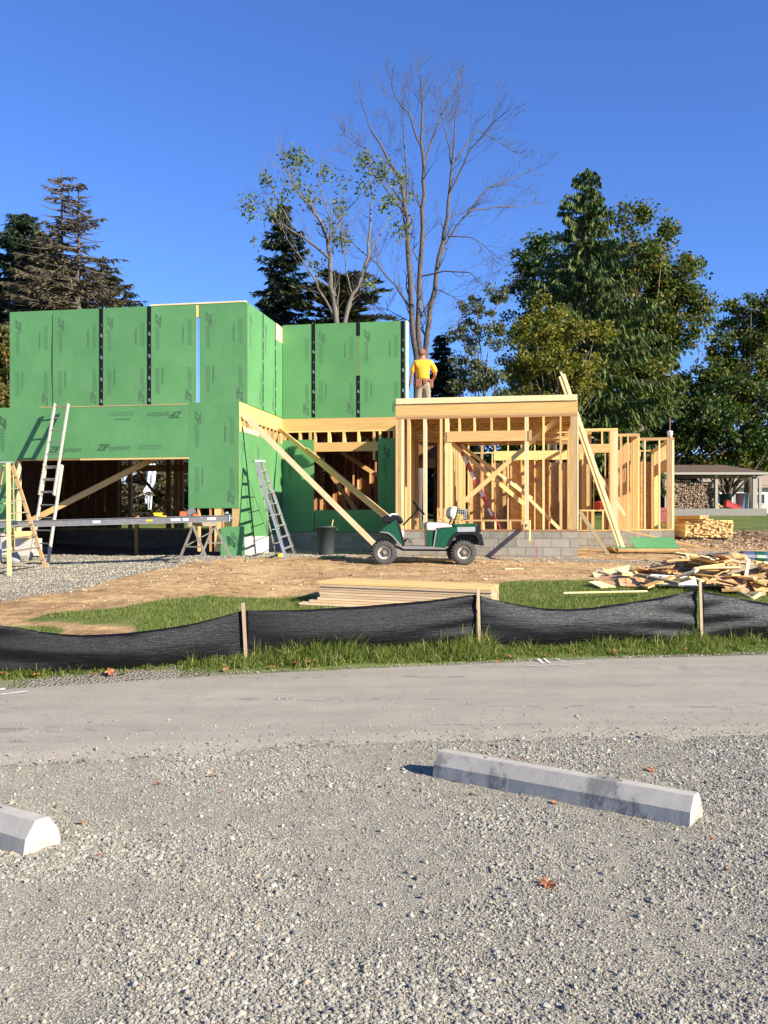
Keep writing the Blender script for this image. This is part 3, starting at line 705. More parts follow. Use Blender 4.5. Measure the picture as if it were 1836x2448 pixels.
# right flank below (plane u = 0)
bx('rim_board', -.04, .0, VA+.012, VB-.002, 3.325, 3.672, 'lvl'); bx('top_plate', -.14, .001, VA+.012, VB-.002, 3.285, 3.323, 'wood')
for k, v in enumerate(np.linspace(.06, VB-.12, 11)):
    bx('stud', -.14, -.002, v, v+(.055 if k not in (0, 10) else .12), 2.5, 3.283, 'wood')
bx('header', -.05, .002, .30, 1.55, 2.985, 3.10, 'wood_pale')
vq = vw(*cb(475, 700), 0)[0]
panel(VA+.012, 1.22, .455, 2.975, 0, 'right'); panel(1.225, 2.44, .455, 2.975, 0, 'right'); panel(2.445, vq+.6 if vq < 3 else VB-.012, .455, 2.975, 0, 'right', text=None)
bx('foundation_wall', -.19, .006, VA-.004, VB-.10, -.3, .45, 'cream')
bx('foundation_wall', gop-.35, gop+.55, VA+.02, VA+.2, -.6, .40, 'cream'); bx('foundation_wall', UL, gop-.36, VA+.02, VA+.2, -.6, .54, 'cream'); bx('foundation_wall', -.9, -.2, VA+.04, VA+.2, -.6, -.05, 'block')
# garage interior: back wall of boards, open framing on its right, block base
VBK = 8.4; ug = uw(*z1(688, 1150), VBK)[0]
k = 0; u = ug
while u > UL:
    wd = .60 if k % 2 else .61
    bx('board', u-wd+.006, u-.004, VBK, VBK+.012, .62, 3.28, 'osb_shade_dark'); u -= wd; k += 1
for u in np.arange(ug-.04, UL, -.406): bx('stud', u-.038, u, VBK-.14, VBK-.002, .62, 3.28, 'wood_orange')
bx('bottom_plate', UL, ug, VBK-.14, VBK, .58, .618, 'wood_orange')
nb = 0
for c in range(5):
    for i in range(19):
        a = UL+i*.41+(.2 if c % 2 else 0)
        if a > .1: continue
        bx('concrete_block', a, a+.4, VBK-.19, VBK-.01, -.39+c*.195, -.39+c*.195+.187, 'block')
bx('mortar_bed', UL, .3, VBK-.183, VBK-.02, -.6, .575, 'mortar')
bx('garage_side_wall', UL, UL+.05, VA+.15, VBK, 0, 3.28, 'osb_shade_dark')
for x0, x1 in ((725, 742), (940, 962), (985, 1005), (1015, 1035)):
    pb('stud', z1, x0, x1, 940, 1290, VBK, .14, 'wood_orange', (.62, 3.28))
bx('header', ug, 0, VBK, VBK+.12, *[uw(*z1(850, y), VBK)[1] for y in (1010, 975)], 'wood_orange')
bx('bottom_plate', ug, 0, VBK, VBK+.14, .58, .618, 'wood_orange')
def brace(A, B, wd=.14, th=.038, mat='wood_orange', up=(0, -1, 0), name='brace'): return stick(name, A, B, wd, th, mat, HOUSE, Vector(up), UV)
def at_v(crop, x, y, v): u, w = uw(*crop(x, y), v); return (u, v, w)
brace(at_v(z1, 780, 1015, VBK-.1), at_v(z1, 945, 1215, VBK-.1), .09, .038, up=(0, -1, 0)); brace(at_v(z1, 985, 1140, VBK-.14), at_v(z1, 850, 1255, VBK-.14), .07, .038)
# long brace across the garage opening
brace(at_v(z1, 100, 1330, .95), at_v(z1, 900, 925, .95), .15, .04, 'wood', up=(0, -1, 0))
pb('stud', z1, 762, 780, 1300, 1465, 3.2, .1, 'wood_orange', (-.5, uw(*z1(770, 1250), 3.2)[1]))
# partition between garage and house
bx('partition', -.012, 0, VB+.15, VBK, .55, 3.28, 'osb_shade_dark'); 
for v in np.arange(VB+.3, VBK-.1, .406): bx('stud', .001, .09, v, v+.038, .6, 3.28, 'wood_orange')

# ============ recessed wall (plane v = 3.65)
bx('rim_board', .004, 3.66, VB, VB+.04, 3.325, UB-.032, 'lvl'); bx('top_plate', .004, 3.66, VB-.003, VB+.14, 3.284, 3.322, 'wood')
for x0, x1 in ((500, 548), (680, 705), (780, 808), (832, 850), (968, 995), (1115, 1140), (1262, 1285), (1415, 1438), (1475, 1498), (1563, 1580), (1615, 1635)):
    pb('stud', cb, x0, x1, 320, 450, VB, .14, 'wood', (2.5 if x0 > 1400 or x0 < 860 else 2.96, 3.282))
hu = [uw(*cb(x, 490), VB)[0] for x in (836, 1464)]; hw = [uw(*cb(1100, y), VB)[1] for y in (535, 445)]
bx('header', hu[0], hu[1], VB-.002, VB+.12, hw[0], hw[1], 'lvl')
g = [uw(*cb(x, 900), VB)[0] for x in (497, 833, 840, 1463, 1466, 1640)]; wl = uw(*cb(665, 422), VB)[1]; wr_ = uw(*cb(1550, 407), VB)[1]; wsl = uw(*cb(1150, 1115), VB)[1]; WF = .535
panel(.003, g[1], WF, wl, VB-.011, text='l'); panel(g[4], 3.66, WF, wr_, VB-.011, text='l'); panel(g[2], g[3], WF, wsl, VB-.011, text=None)
bx('sill_plate', g[2], g[3], VB+.001, VB+.14, wsl-.04, wsl-.003, 'wood_orange')
for u in np.arange(.3, 3.6, .406):
    if u < g[1] or u > g[4]: bx('stud', u, u+.038, VB+.001, VB+.14, WF, 2.95, 'wood_orange')
bx('stud', *[uw(*cb(x, 560), VB-.03)[0] for x in (512, 545)], VB-.05, VB-.013, *[uw(*cb(525, y), VB-.03)[1] for y in (620, 520)], 'wood')
def blockwall(u0, u1, v, courses, off=0, mat='block', th=.19):
    for c, (a, b) in enumerate(courses):
        u = u0-(.2 if (c+off) % 2 else 0)
        while u < u1-.02:
            s, e = max(u, u0), min(u+.395, u1)
            if e-s > .04: bx('concrete_block', s, e, v+JIT.uniform(-.002, .002), v+th, a, b-.008, mat)
            u += .405
    bx('mortar_bed', u0+.005, u1-.005, v+.007, v+th-.01, courses[0][0]-.1, courses[-1][1]-.009, 'mortar')
blockwall(.01, 3.66, VB-.03, [(-.13, .06), (.06, .255), (.255, .45), (.45, .53)])
# inside: floor, back wall with a doorway, framing and braces in the shade
bx('floor_deck', .1, 3.9, VB+.17, 13.2, .50, .545, 'osb'); 
dl, dr = uw(*c2(272, 1300), VBK)[0], uw(*c2(500, 1300), VBK)[0]; wd = uw(*c2(380, 942), VBK)[1]
for a, b in ((.05, 1.0), (1.0, 2.0), (2.0, dl), (dr, 4.25)): bx('board', a+.003, b-.003, VBK, VBK+.012, .56, 3.28, 'osb_shade_dark')
bx('header', dl-.1, dr+.1, VBK-.12, VBK-.002, wd, wd+.29, 'wood_orange'); bx('board', dl, dr, VBK, VBK+.012, wd+.01, 3.28, 'osb_shade_dark')
for u in np.arange(.35, 4.2, .406):
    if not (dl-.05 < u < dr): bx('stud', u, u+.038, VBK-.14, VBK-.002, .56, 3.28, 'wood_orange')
brace(at_v(cb, 1100, 545, 6.5), at_v(cb, 1500, 800, 6.5), .12, .04); brace(at_v(cb, 860, 560, 5.0), at_v(cb, 1245, 1115, 5.0), .12, .04); brace(at_v(cb, 1000, 700, 7.0), at_v(cb, 1160, 1130, 7.0), .09, .04)
for u in (1.3, 2.0, 2.4): bx('stud', u, u+.038, 6.9, 7.0, .56, 3.28, 'wood_orange')

# ============ front bay of bare framing (plane v = .55)
u0c = uw(*c2(75, 700), VC)[0]; u1c = uw(*c3(612, 700), VC)[0]
lv = lambda x, y, crop=c2: uw(*crop(x, y), VC)[1]
W_top = (lv(900, 140)+lv(80, 156))/2; W_r1 = lv(80, 222); W_r0 = lv(80, 352); W_p0 = lv(80, 374); W_f = lv(1000, 1655)
bx('parapet_board', u0c+.012, u1c-.01, VC-.03, VC+.008, W_r1+.004, W_top, 'wood_pale')
bx('rim_board', u0c, u1c, VC, VC+.045, W_r0+.001, W_r1, 'lvl'); bx('top_plate', u0c, u1c, VC-.002, VC+.14, W_p0, W_r0-.001, 'wood')
bx('top_plate', u0c, u1c, VC+.001, VC+.139, W_p0-.04, W_p0-.002, 'wood_orange')
bx('bottom_plate', u0c, u1c, VC, VC+.14, W_f-.005, W_f+.033, 'wood_orange')
WS = W_p0-.041; WB = W_f+.034
for x0, x1, m in ((75, 106, 'wood'), (108, 136, 'wood'), (138, 168, 'wood_pale'), (205, 240, 'wood'), (387, 424, 'wood_pale'), (576, 604, 'wood'), (634, 655, 'wood'), (656, 680, 'wood_pale')):
    pb('stud', c2, x0, x1, 700, 720, VC, .14, m, (WB, WS))
hh = (uw(*c2(1100, 640), VC)[1], uw(*c2(1100, 523), VC)[1])
pb('stud', c2, 683, 705, 700, 720, VC, .14, 'wood', (WB, hh[0]-.002)); 
pb('header', c2, 656, 1552, 520, 640, VC-.02, .12, 'wood_orange', hh); pb('header', c2, 1583, 1618, 520, 600, VC-.02, .12, 'wood', hh)
for x in (797, 968, 1160, 1355): pb('stud', c2, x-12, x+12, 420, 450, VC, .14, 'wood', (hh[1]+.002, WS))
for x0, x1 in ((1537, 1558), (1560, 1582)): pb('stud', c2, x0, x1, 700, 720, VC, .14, 'wood_pale', (WB, WS))
ws_ = uw(*c2(1200, 1537), VC)[1]
pb('sill_plate', c2, 706, 1536, 1530, 1540, VC, .14, 'wood', (ws_-.02, ws_+.02))
for x in (760, 925, 1070, 1205, 1375, 1510): pb('stud', c2, x-10, x+10, 1600, 1610, VC, .14, 'wood', (WB, ws_-.022))
for x0, x1, m in ((270, 292, 'wood'), (437, 455, 'wood')): pb('stud', c3, x0, x1, 800, 820, VC, .14, m, (WB, WS))
pb('corner_post', c3, 541, 603, 900, 910, VC+.004, .14, 'wood_old', (WB, WS)); pb('stud', c3, 604, 620, 900, 910, VC, .16, 'wood_pale', (WB, WS))
M['post_mid'] = wood_mat('amber_post_lumber', (.40, .25, .11), (.50, .33, .16)); bpy.data.objects['corner_post'].data.materials[0] = M['post_mid']
# deck and open-web trusses inside the bay
VC2 = 5.1
ud1x = uw(*c3(1001, 1000), 5.15)[0]-.2; ue1x = uw(*c3(1210, 1000), 6.8)[0]-.2; uf1x = uw(*c3(1545, 1100), 8.23)[0]-.2
bx('floor_deck', u0c+.02, u1c-.02, VC+.05, VC2, W_r0-.02, W_r0+.0, 'osb')
for v in np.arange(VC+.55, VC2-.1, .62):
    mb = MB(); zt, zb = W_r0-.022, W_r0-.36
    mb.box(u0c+.05, u1c-.05, v, v+.09, zt-.038, zt); mb.box(u0c+.05, u1c-.05, v, v+.09, zb, zb+.038)
    u = u0c+.1; up = False
    while u < u1c-.5:
        a, b = (u, zb+.03), (u+.34, zt-.03)
        if up: a, b = (u, zt-.03), (u+.34, zb+.03)
        mb.add([(a[0]-.02, v+.02, a[1]), (a[0]+.02, v+.02, a[1]), (b[0]+.02, v+.02, b[1]), (b[0]-.02, v+.02, b[1]), (a[0]-.02, v+.07, a[1]), (a[0]+.02, v+.07, a[1]), (b[0]+.02, v+.07, b[1]), (b[0]-.02, v+.07, b[1])],
               [(0, 1, 2, 3), (7, 6, 5, 4), (0, 4, 5, 1), (1, 5, 6, 2), (2, 6, 7, 3), (3, 7, 4, 0)]); u += .34; up = not up
    mb.build('floor_truss', M['wood'], HOUSE, UV)
# left wall of the bay, sheathed; right wall open studs
panel(VC+.15, 1.95, .56, W_r0-.06, u0c, 'left', text=None); panel(1.953, VB-.05, .56, W_r0-.06, u0c, 'left', text=None)
bx('rim_board', u0c, u0c+.04, VC+.06, VB-.03, W_r0-.055, W_r1, 'lvl'); bx('parapet_board', u0c-.004, u0c+.034, VC+.02, VB-.03, W_r1+.002, W_top-.002, 'wood_pale')
for v in np.arange(VC+.45, VB-.1, .406): bx('stud', u0c+.013, u0c+.15, v, v+.038, .6, W_r0-.06, 'wood')
bx('rim_board', u1c-.045, u1c, VC+.06, VC2, W_r0-.055, W_r1, 'lvl'); bx('top_plate', u1c-.14, u1c, VC+.15, VC2, WS-.0, W_r0-.057, 'wood')
for v in np.arange(VC+.406, VC2, .406): bx('stud', u1c-.14, u1c, v, v+.038, WB, WS-.002, 'wood')
bx('bottom_plate', u1c-.14, u1c, VC+.15, VC2, W_f-.003, WB-.002, 'wood')
blockwall(u0c, u1c, VC-.03, [(-.16, .03), (.03, .228), (.228, .426), (.426, W_f-.008)])
blockwall(u0c+.0, u0c+.19, VC+.17, [(-.16, .03), (.03, .228), (.228, .426), (.426, W_f-.008)], th=VB-VC-.24)
bx('foundation_wall', u1c-.19, u1c-.004, VC+.17, VC2, -.2, W_f-.01, 'block')
for x in (1205, 390*1.1715+930): pass
for px_, c in ((1205, c2),): 
    a = at_v(c, px_, 1900, VC-.036); bx('paint_mark', a[0]-.03, a[0]+.03, VC-.036, VC-.033, .02, .25, 'spray')
for x in (225, ): a = at_v(c3, x, 1760, VC-.036); bx('paint_mark', a[0]-.028, a[0]+.028, VC-.036, VC-.033, -.02, .24, 'spray')
bx('floor_deck', 3.95, 7.7, VC+.17, 13.3, .46, W_f-.012, 'osb'); bx('floor_deck', 7.71, ud1x, 5.33, 13.3, .46, .548, 'osb'); bx('floor_deck', ud1x+.01, ue1x, 6.98, 13.3, .46, .548, 'osb'); bx('floor_deck', ue1x+.01, uf1x, 8.41, 13.3, .46, .548, 'osb')
# braces: crossed in the window bay, from the flank to the ground, from the flank to the bay corner
brace(at_v(c2, 700, 655, VC+.9), at_v(c2, 1530, 1350, VC+1.6), .10, .038, 'wood', up=(0, -1, 0))
brace(at_v(c3, 425, 480, VC+.17), at_v(c2, 800, 1365, VC+.17), .105, .038, 'wood', up=(0, -1, 0))
brace(at_v(c2, 820, 690, VC+2.2), at_v(c2, 1620, 1290, VC+3.2), .09, .038, 'wood_pale', up=(0, -1, 0))
brace(at_v(c3, 0, 1120, 5.2), at_v(c3, 440, 1560, 5.4), .09, .038, 'wood_pale', up=(0, -1, 0))
ft = on_ground(925, 1330)
b1 = stick('brace', P3(.02, .14, 3.42), Vector((.07, 21.6, hgt(.07, 21.6)+.0)), .038, .125, 'wood_pale', HOUSE, Vector((0, 0, 1)))
stick('brace', P3(.03, 3.25, 3.35), P3(3.60, .42, .80), .038, .11, 'wood', HOUSE, Vector((0, 0, 1)))
stick('brace', P3(1.0, 2.45, 2.72), P3(3.62, .36, .86), .038, .10, 'wood', HOUSE, Vector((0, 0, 1)))
stick('brace', at_v(c3, 150, 1488, VC-.05), (at_v(c3, 150, 1690, VC-.9)), .09, .038, 'wood', HOUSE, Vector((1, 0, 0)), UV)

# ============ single-storey walls stepping back to the right
TP = 3.40
def run(v, u0, u1, wb, tp=TP): bx('top_plate', u0, u1, v, v+.14, tp-.04, tp, 'wood'); bx('top_plate', u0, u1, v+.001, v+.139, tp-.08, tp-.042, 'wood'); bx('bottom_plate', u0, u1, v-.002, v+.14, wb, wb+.038, 'wood')
VD, VE, VF = 5.15, 6.8, 8.23
ud1 = uw(*c3(1001, 1000), VD)[0]; ue1 = uw(*c3(1210, 1000), VE)[0]; uf1 = uw(*c3(1545, 1100), VF)[0]
for (v, a, b) in ((VD, u1c, ud1), (VE, ud1-.1, ue1), (VF, ue1-.1, uf1)): run(v, a, b, .56)
hd = [uw(*c3(780, y), VD)[1] for y in (818, 735)]; sd_ = uw(*c3(740, 1377), VD)[1]
pb('header', c3, 622, 925, 735, 815, VD-.01, .12, 'wood', hd)
for x in (697, 848): pb('stud', c3, x-8, x+8, 640, 650, VD, .14, 'wood', (hd[1]+.002, TP-.082))
pb('sill_plate', c3, 628, 912, 1370, 1385, VD-.003, .14, 'wood', (sd_-.02, sd_+.02))
for x in (640, 707, 752, 856): pb('stud', c3, x-7, x+7, 1450, 1460, VD, .14, 'wood', (.6, sd_-.022))
for x0, x1, m in ((914, 926, 'wood_orange'), (928, 944, 'wood'), (946, 1001, 'wood_pale')): pb('stud', c3, x0, x1, 1000, 1010, VD, .14, m, (.6, TP-.082))
for x0, x1 in ((1020, 1042), (1092, 1106), (1190, 1210)): pb('stud', c3, x0, x1, 1000, 1010, VE, .14, 'wood', (.6, TP-.082))
for x0, x1 in ((1253, 1270), (1396, 1410), (1523, 1545)): pb('stud', c3, x0, x1, 1000, 1010, VF, .14, 'wood_pale', (.6, TP-.082))
pb('corner_post', c3, 1474, 1522, 1000, 1010, VF+.003, .14, 'post_mid', (.6, TP-.082))
def sidewall(u, v0, v1, sp=.406, opening=None):
    bx('top_plate', u-.14, u, v0, v1, TP-.04, TP, 'wood'); bx('top_plate', u-.139, u-.001, v0, v1, TP-.08, TP-.042, 'wood'); bx('bottom_plate', u-.14, u, v0, v1, .56, .598, 'wood')
    for v in np.arange(v0+.1, v1-.02, sp):
        a = .6
        if opening and opening[0] < v < opening[1]: a = opening[3]
        bx('stud', u-.14, u, v, v+.038, a, TP-.082, 'wood')
    if opening:
        bx('header', u-.13, u-.01, opening[0]-.1, opening[1]+.1, opening[2], opening[3]-.002, 'wood'); bx('stud', u-.14, u, opening[1]+.12, opening[1]+.26, .6, TP-.082, 'wood')
sidewall(ud1, VD+.15, VE-.01); sidewall(ue1, VE+.15, VF-.01, .2); sidewall(uf1, VF+.15, 13.2, .28, (VF+.2, 12.2, 2.45, 2.80))
# rear wall, strand board to 3.05 m with framing above
VR = 13.3; u = 4.3; k = 0
while u < uf1-.1:
    e = min(u+1.22, uf1)
    if k != 3: bx('board', u+.003, e-.003, VR, VR+.012, .56, 3.0 if k != 4 else 2.4, 'osb')
    u += 1.22; k += 1
bx('top_plate', 4.3, uf1, VR-.14, VR, TP-.04, TP, 'wood')
for u in np.arange(4.4, uf1-.1, .406): bx('stud', u, u+.038, VR-.14, VR-.002, .56, TP-.042, 'wood')
# inner partitions
for v in np.arange(VC2-.2, VR-.3, .406): bx('stud', 4.16, 4.3, v, v+.038, .56, TP-.042, 'wood')
for a, b in ((3.70, 5.4), (5.4, 6.6), (6.6, 8.3)): bx('board', 4.30, 4.312, a+.003, b-.003, .56, 3.6, 'osb')  # first board added, all raised, to keep sun out of the recessed interior
bx('top_plate', 4.16, 4.3, VC2-.1, VR-.15, TP-.04, TP, 'wood')
VI = 7.6
bx('top_plate', 4.35, 8.6, VI, VI+.14, TP-.04, TP, 'wood'); 
for u in np.arange(4.8, 8.6, .406): bx('stud', u, u+.038, VI, VI+.13, .56, TP-.042, 'wood')
bx('header', 5.6, 8.3, VI-.01, VI+.12, 2.72, 3.0, 'wood')
for a, b in ((6.1, 7.3), ): bx('board', a, b, VI+.131, VI+.143, .56, 2.7, 'osb')
for v in np.arange(VC2+.3, VR-.3, .406): bx('stud', 8.3, 8.44, v, v+.038, .56, TP-.042, 'wood')
bx('top_plate', 8.3, 8.44, VC2+.2, VR-.15, TP-.04, TP, 'wood')
for a, b in ((8.6, 9.8), (9.8, 11.0), (11.0, 12.2)): bx('board', 8.445, 8.457, a+.003, b-.003, .56, 3.0, 'osb')
for v in np.arange(9.4, VR-.2, .406): bx('stud', 9.7, 9.84, v, v+.038, .56, TP-.042, 'wood')
brace((9.95, 8.6, .62), (9.75, 8.6, 2.6), .09, .038, 'wood', up=(0, -1, 0)); brace((8.2, 5.9, 2.9), (9.4, 5.9, 1.0), .09, .038, 'wood_pale', up=(0, -1, 0))
WFD = .55
blockwall(u1c+.01, ud1, VD-.03, [(-.2, -.03), (-.03, .165), (.165, .36), (.36, WFD)]); blockwall(ud1+.01, ue1, VE-.03, [(-.03, .165), (.165, .36), (.36, WFD)], 1); blockwall(ue1+.01, uf1, VF-.03, [(-.03, .165), (.165, .36), (.36, WFD)])
bx('foundation_wall', ud1-.19, ud1, VD+.17, VE-.04, -.2, WFD-.01, 'block'); bx('foundation_wall', ue1-.19, ue1, VE+.17, VF-.04, -.2, WFD-.01, 'block'); bx('foundation_wall', uf1-.19, uf1, VF+.17, VR, -.2, WFD-.01, 'block')
a = at_v(c3, 745, 1740, VD-.036); bx('paint_mark', a[0]-.03, a[0]+.03, VD-.036, VD-.034, -.02, .16, 'spray')
# white sheets set in the sun, standing in for bright gaps behind the garage
def hang(pts_l, pts_r, v, seed, label):
    rg = random.Random(seed); mb = MB(); n = 14; m_ = 6; L = [at_v(z1, *p, v) for p in pts_l]; Rr = [at_v(z1, *p, v) for p in pts_r]
    def ip(P, t):
        k = min(int(t*(len(P)-1)), len(P)-2); f = t*(len(P)-1)-k; return Vector(P[k]).lerp(Vector(P[k+1]), f)
    vs = []
    for i in range(n+1):
        for j in range(m_+1):
            p = ip(L, i/n).lerp(ip(Rr, i/n), j/m_); p.y += .05*math.sin(j*2.2+i*.5)+rg.uniform(-.02, .02); p.x += rg.uniform(-.012, .012); vs.append(p)
    mb.add(vs, [(i*(m_+1)+j, i*(m_+1)+j+1, (i+1)*(m_+1)+j+1, (i+1)*(m_+1)+j) for i in range(n) for j in range(m_)])
    return tag(mb.build('bright_gap_sheet', M['sheet'], None, UV, True), label, 'bright gap sheet')
hang([(832, 968), (828, 1080), (815, 1130), (838, 1228)], [(880, 968), (880, 1075), (868, 1120), (855, 1228)], 20, 1, 'tall white sheet standing in for a bright gap behind the garage opening')
hang([(683, 985), (683, 1040), (692, 1078)], [(724, 985), (722, 1050), (708, 1082)], 20.3, 2, 'short white sheet standing in for a bright gap at the left of the rear garage opening')
hang([(733, 1020), (733, 1048)], [(790, 1020), (765, 1030)], 20, 3, 'narrow white strip standing in for a bright gap between the two larger white sheets')

# ------------------------------------------------------------------ trees
def bark(name, a, b, sc=5):
    m = NT(name); v = m.obj((6, 6, 1.2)); f = m.noise(v, sc, 5, .65); m.col(m.ramp(f, [(.35, a), (.65, b)])); m.set(.9); m.bump(f, .6, .03); return m.m
BK_GREY = bark('grey_bark', (.055, .042, .034), (.15, .12, .095)); BK_DARK = bark('dark_bark', (.07, .05, .035), (.17, .13, .09)); BK_PALE = bark('pale_bark', (.09, .078, .06), (.22, .19, .15))
L_DARK = leafy('dark_leaves', [(0, (.008, .022, .004)), (.5, (.034, .072, .012)), (.85, (.10, .145, .022)), (1, (.14, .14, .025))], .3, .5)
L_MID = leafy('mid_leaves', [(0, (.015, .035, .006)), (.5, (.068, .112, .016)), (.78, (.16, .19, .028)), (.92, (.24, .16, .035)), (1, (.26, .11, .04))], .35)
L_TURN = leafy('turning_leaves', [(0, (.035, .055, .010)), (.4, (.085, .095, .016)), (.7, (.16, .13, .025)), (.88, (.20, .115, .03)), (1, (.22, .085, .035))], .35)
L_YEL = leafy('yellowing_leaves', [(0, (.03, .05, .008)), (.35, (.10, .125, .015)), (.7, (.22, .21, .028)), (1, (.38, .28, .045))], .4)
L_THIN = leafy('yellow_green_thin_leaves', [(0, (.06, .09, .02)), (.5, (.13, .17, .04)), (1, (.26, .27, .07))], .4)  # lighter yellow-green leaf colour of the thinning tree
L_GREY = leafy('thin_grey_green_leaves', [(0, (.05, .07, .03)), (.5, (.10, .13, .06)), (1, (.18, .18, .09))], .35)
N_DARK = leafy('dark_needles', [(0, (.008, .018, .008)), (.6, (.022, .040, .016)), (1, (.055, .075, .030))], .1, .6)
N_GREEN = leafy('green_needles', [(0, (.016, .036, .008)), (.55, (.072, .112, .02)), (1, (.18, .215, .045))], .15, .6)
N_BROWN = leafy('thin_brown_needles', [(0, (.05, .042, .022)), (.5, (.10, .082, .042)), (1, (.17, .135, .075))], .1, .7)
N_OLIVE = leafy('olive_needles', [(0, (.025, .032, .010)), (.6, (.05, .058, .018)), (1, (.09, .085, .03))], .15, .6)
def cards(P, D, W, L, width, seed):     # narrow leaf faces: base point, direction, width vector
    n = len(P); D = D*L[:, None]; W = W*width[:, None]
    V = np.stack([P-W*.3, P+W*.3, P+D*.55+W, P+D, P+D*.5-W], 1).reshape(-1, 3)
    b = np.arange(n)*5; F = np.stack([b, b+1, b+2, b+3, b+4], 1); return V, F
def unit(a): return a/np.maximum(np.linalg.norm(a, axis=1, keepdims=True), 1e-9)
def rand_dirs(n, rg): return unit(rg.randn(n, 3))
def leaf_cloud(centres, radii, per, size, rg, flat=.7):
    n = len(centres)*per; C = np.repeat(centres, per, 0); rr = np.repeat(radii, per)[:, None]
    d = rand_dirs(n, rg); d[:, 2] *= flat; P = C+d*rr*(rg.rand(n, 1)**.5)
    D = rand_dirs(n, rg); D[:, 2] -= .35; D = unit(D); W = unit(np.cross(D, rand_dirs(n, rg)))
    return cards(P, D, W, size*rg.uniform(.6, 1.4, n), size*.34*rg.uniform(.7, 1.3, n), 0)
PX = lambda px, Y: (px-CX)/FPX*Y
PZ = lambda py, Y: EYE+(HZ-py)/FPX*Y
def broad_tree(label, Y, lobes, trunk, mat, dens=1.0, leaf=.26, seed=1, bk=None, group=None, name='tree', clump=.62, thin=1.0):
    """lobes: (px, py, rx_px, ry_px) of the crown in the photograph at distance Y; each gets a depth like its width"""
    rg = np.random.RandomState(seed); r_ = random.Random(seed); s = Y/FPX; tx = PX(trunk[0], Y); gz = hgt(tx, Y)
    root = empty(name, (tx, Y, gz), label, 'tree', group)
    Cn = []; Rd = []
    for (px, py, rx, ry) in lobes:
        c = np.array([PX(px, Y)+0, Y+rg.uniform(-.6, .6), PZ(py, Y)]); a = np.array([rx*s, (rx+ry)*.5*s, ry*s]); vol = 4.19*a.prod()
        n = int(max(6, min(420, vol/(clump**3*4.19)*1.35*dens))); d = rand_dirs(n, rg); rr = rg.rand(n, 1)**.42
        q = c+d*a*rr*(.86+.28*rg.rand(n, 1)); Cn.append(q); Rd.append(clump*np.exp(rg.randn(n)*.28))
    Cn = np.concatenate(Cn); Rd = np.concatenate(Rd); keep = Cn[:, 2] > gz+.3; Cn, Rd = Cn[keep], Rd[keep]
    V, F = leaf_cloud(Cn, Rd, int(84*thin), leaf, rg, .75)
    me = fast_mesh('crown', V, F, mat); put('crown', me, None, root)
    mb = MB(); top = trunk[1]; tw = trunk[2]*s/2
    zt = PZ(top+70, Y); zs = [gz-.3, gz+(zt-gz)*.3, gz+(zt-gz)*.6, zt]; mb.tube([(tx+r_.uniform(-.15, .15)*k, Y, z) for k, z in enumerate(zs)], [tw*1.25, tw, tw*.75, tw*.3], 8)
    idx = rg.choice(len(Cn), min(26, len(Cn)), False)
    for i in idx:
        p = Cn[i]; z0 = gz+(zt-gz)*r_.uniform(.3, .9); z0 = min(z0, p[2]-.2); a = Vector((tx, Y, max(z0, gz+1))); b = Vector(p); mid = a.lerp(b, .5)+Vector((r_.uniform(-.3, .3), r_.uniform(-.3, .3), -.1*(b-a).length*.5))
        mb.tube([a, mid, b], [tw*.32, tw*.2, .02], 5)
    put('trunk', mb.mesh(bk or BK_DARK, True), None, root); return root
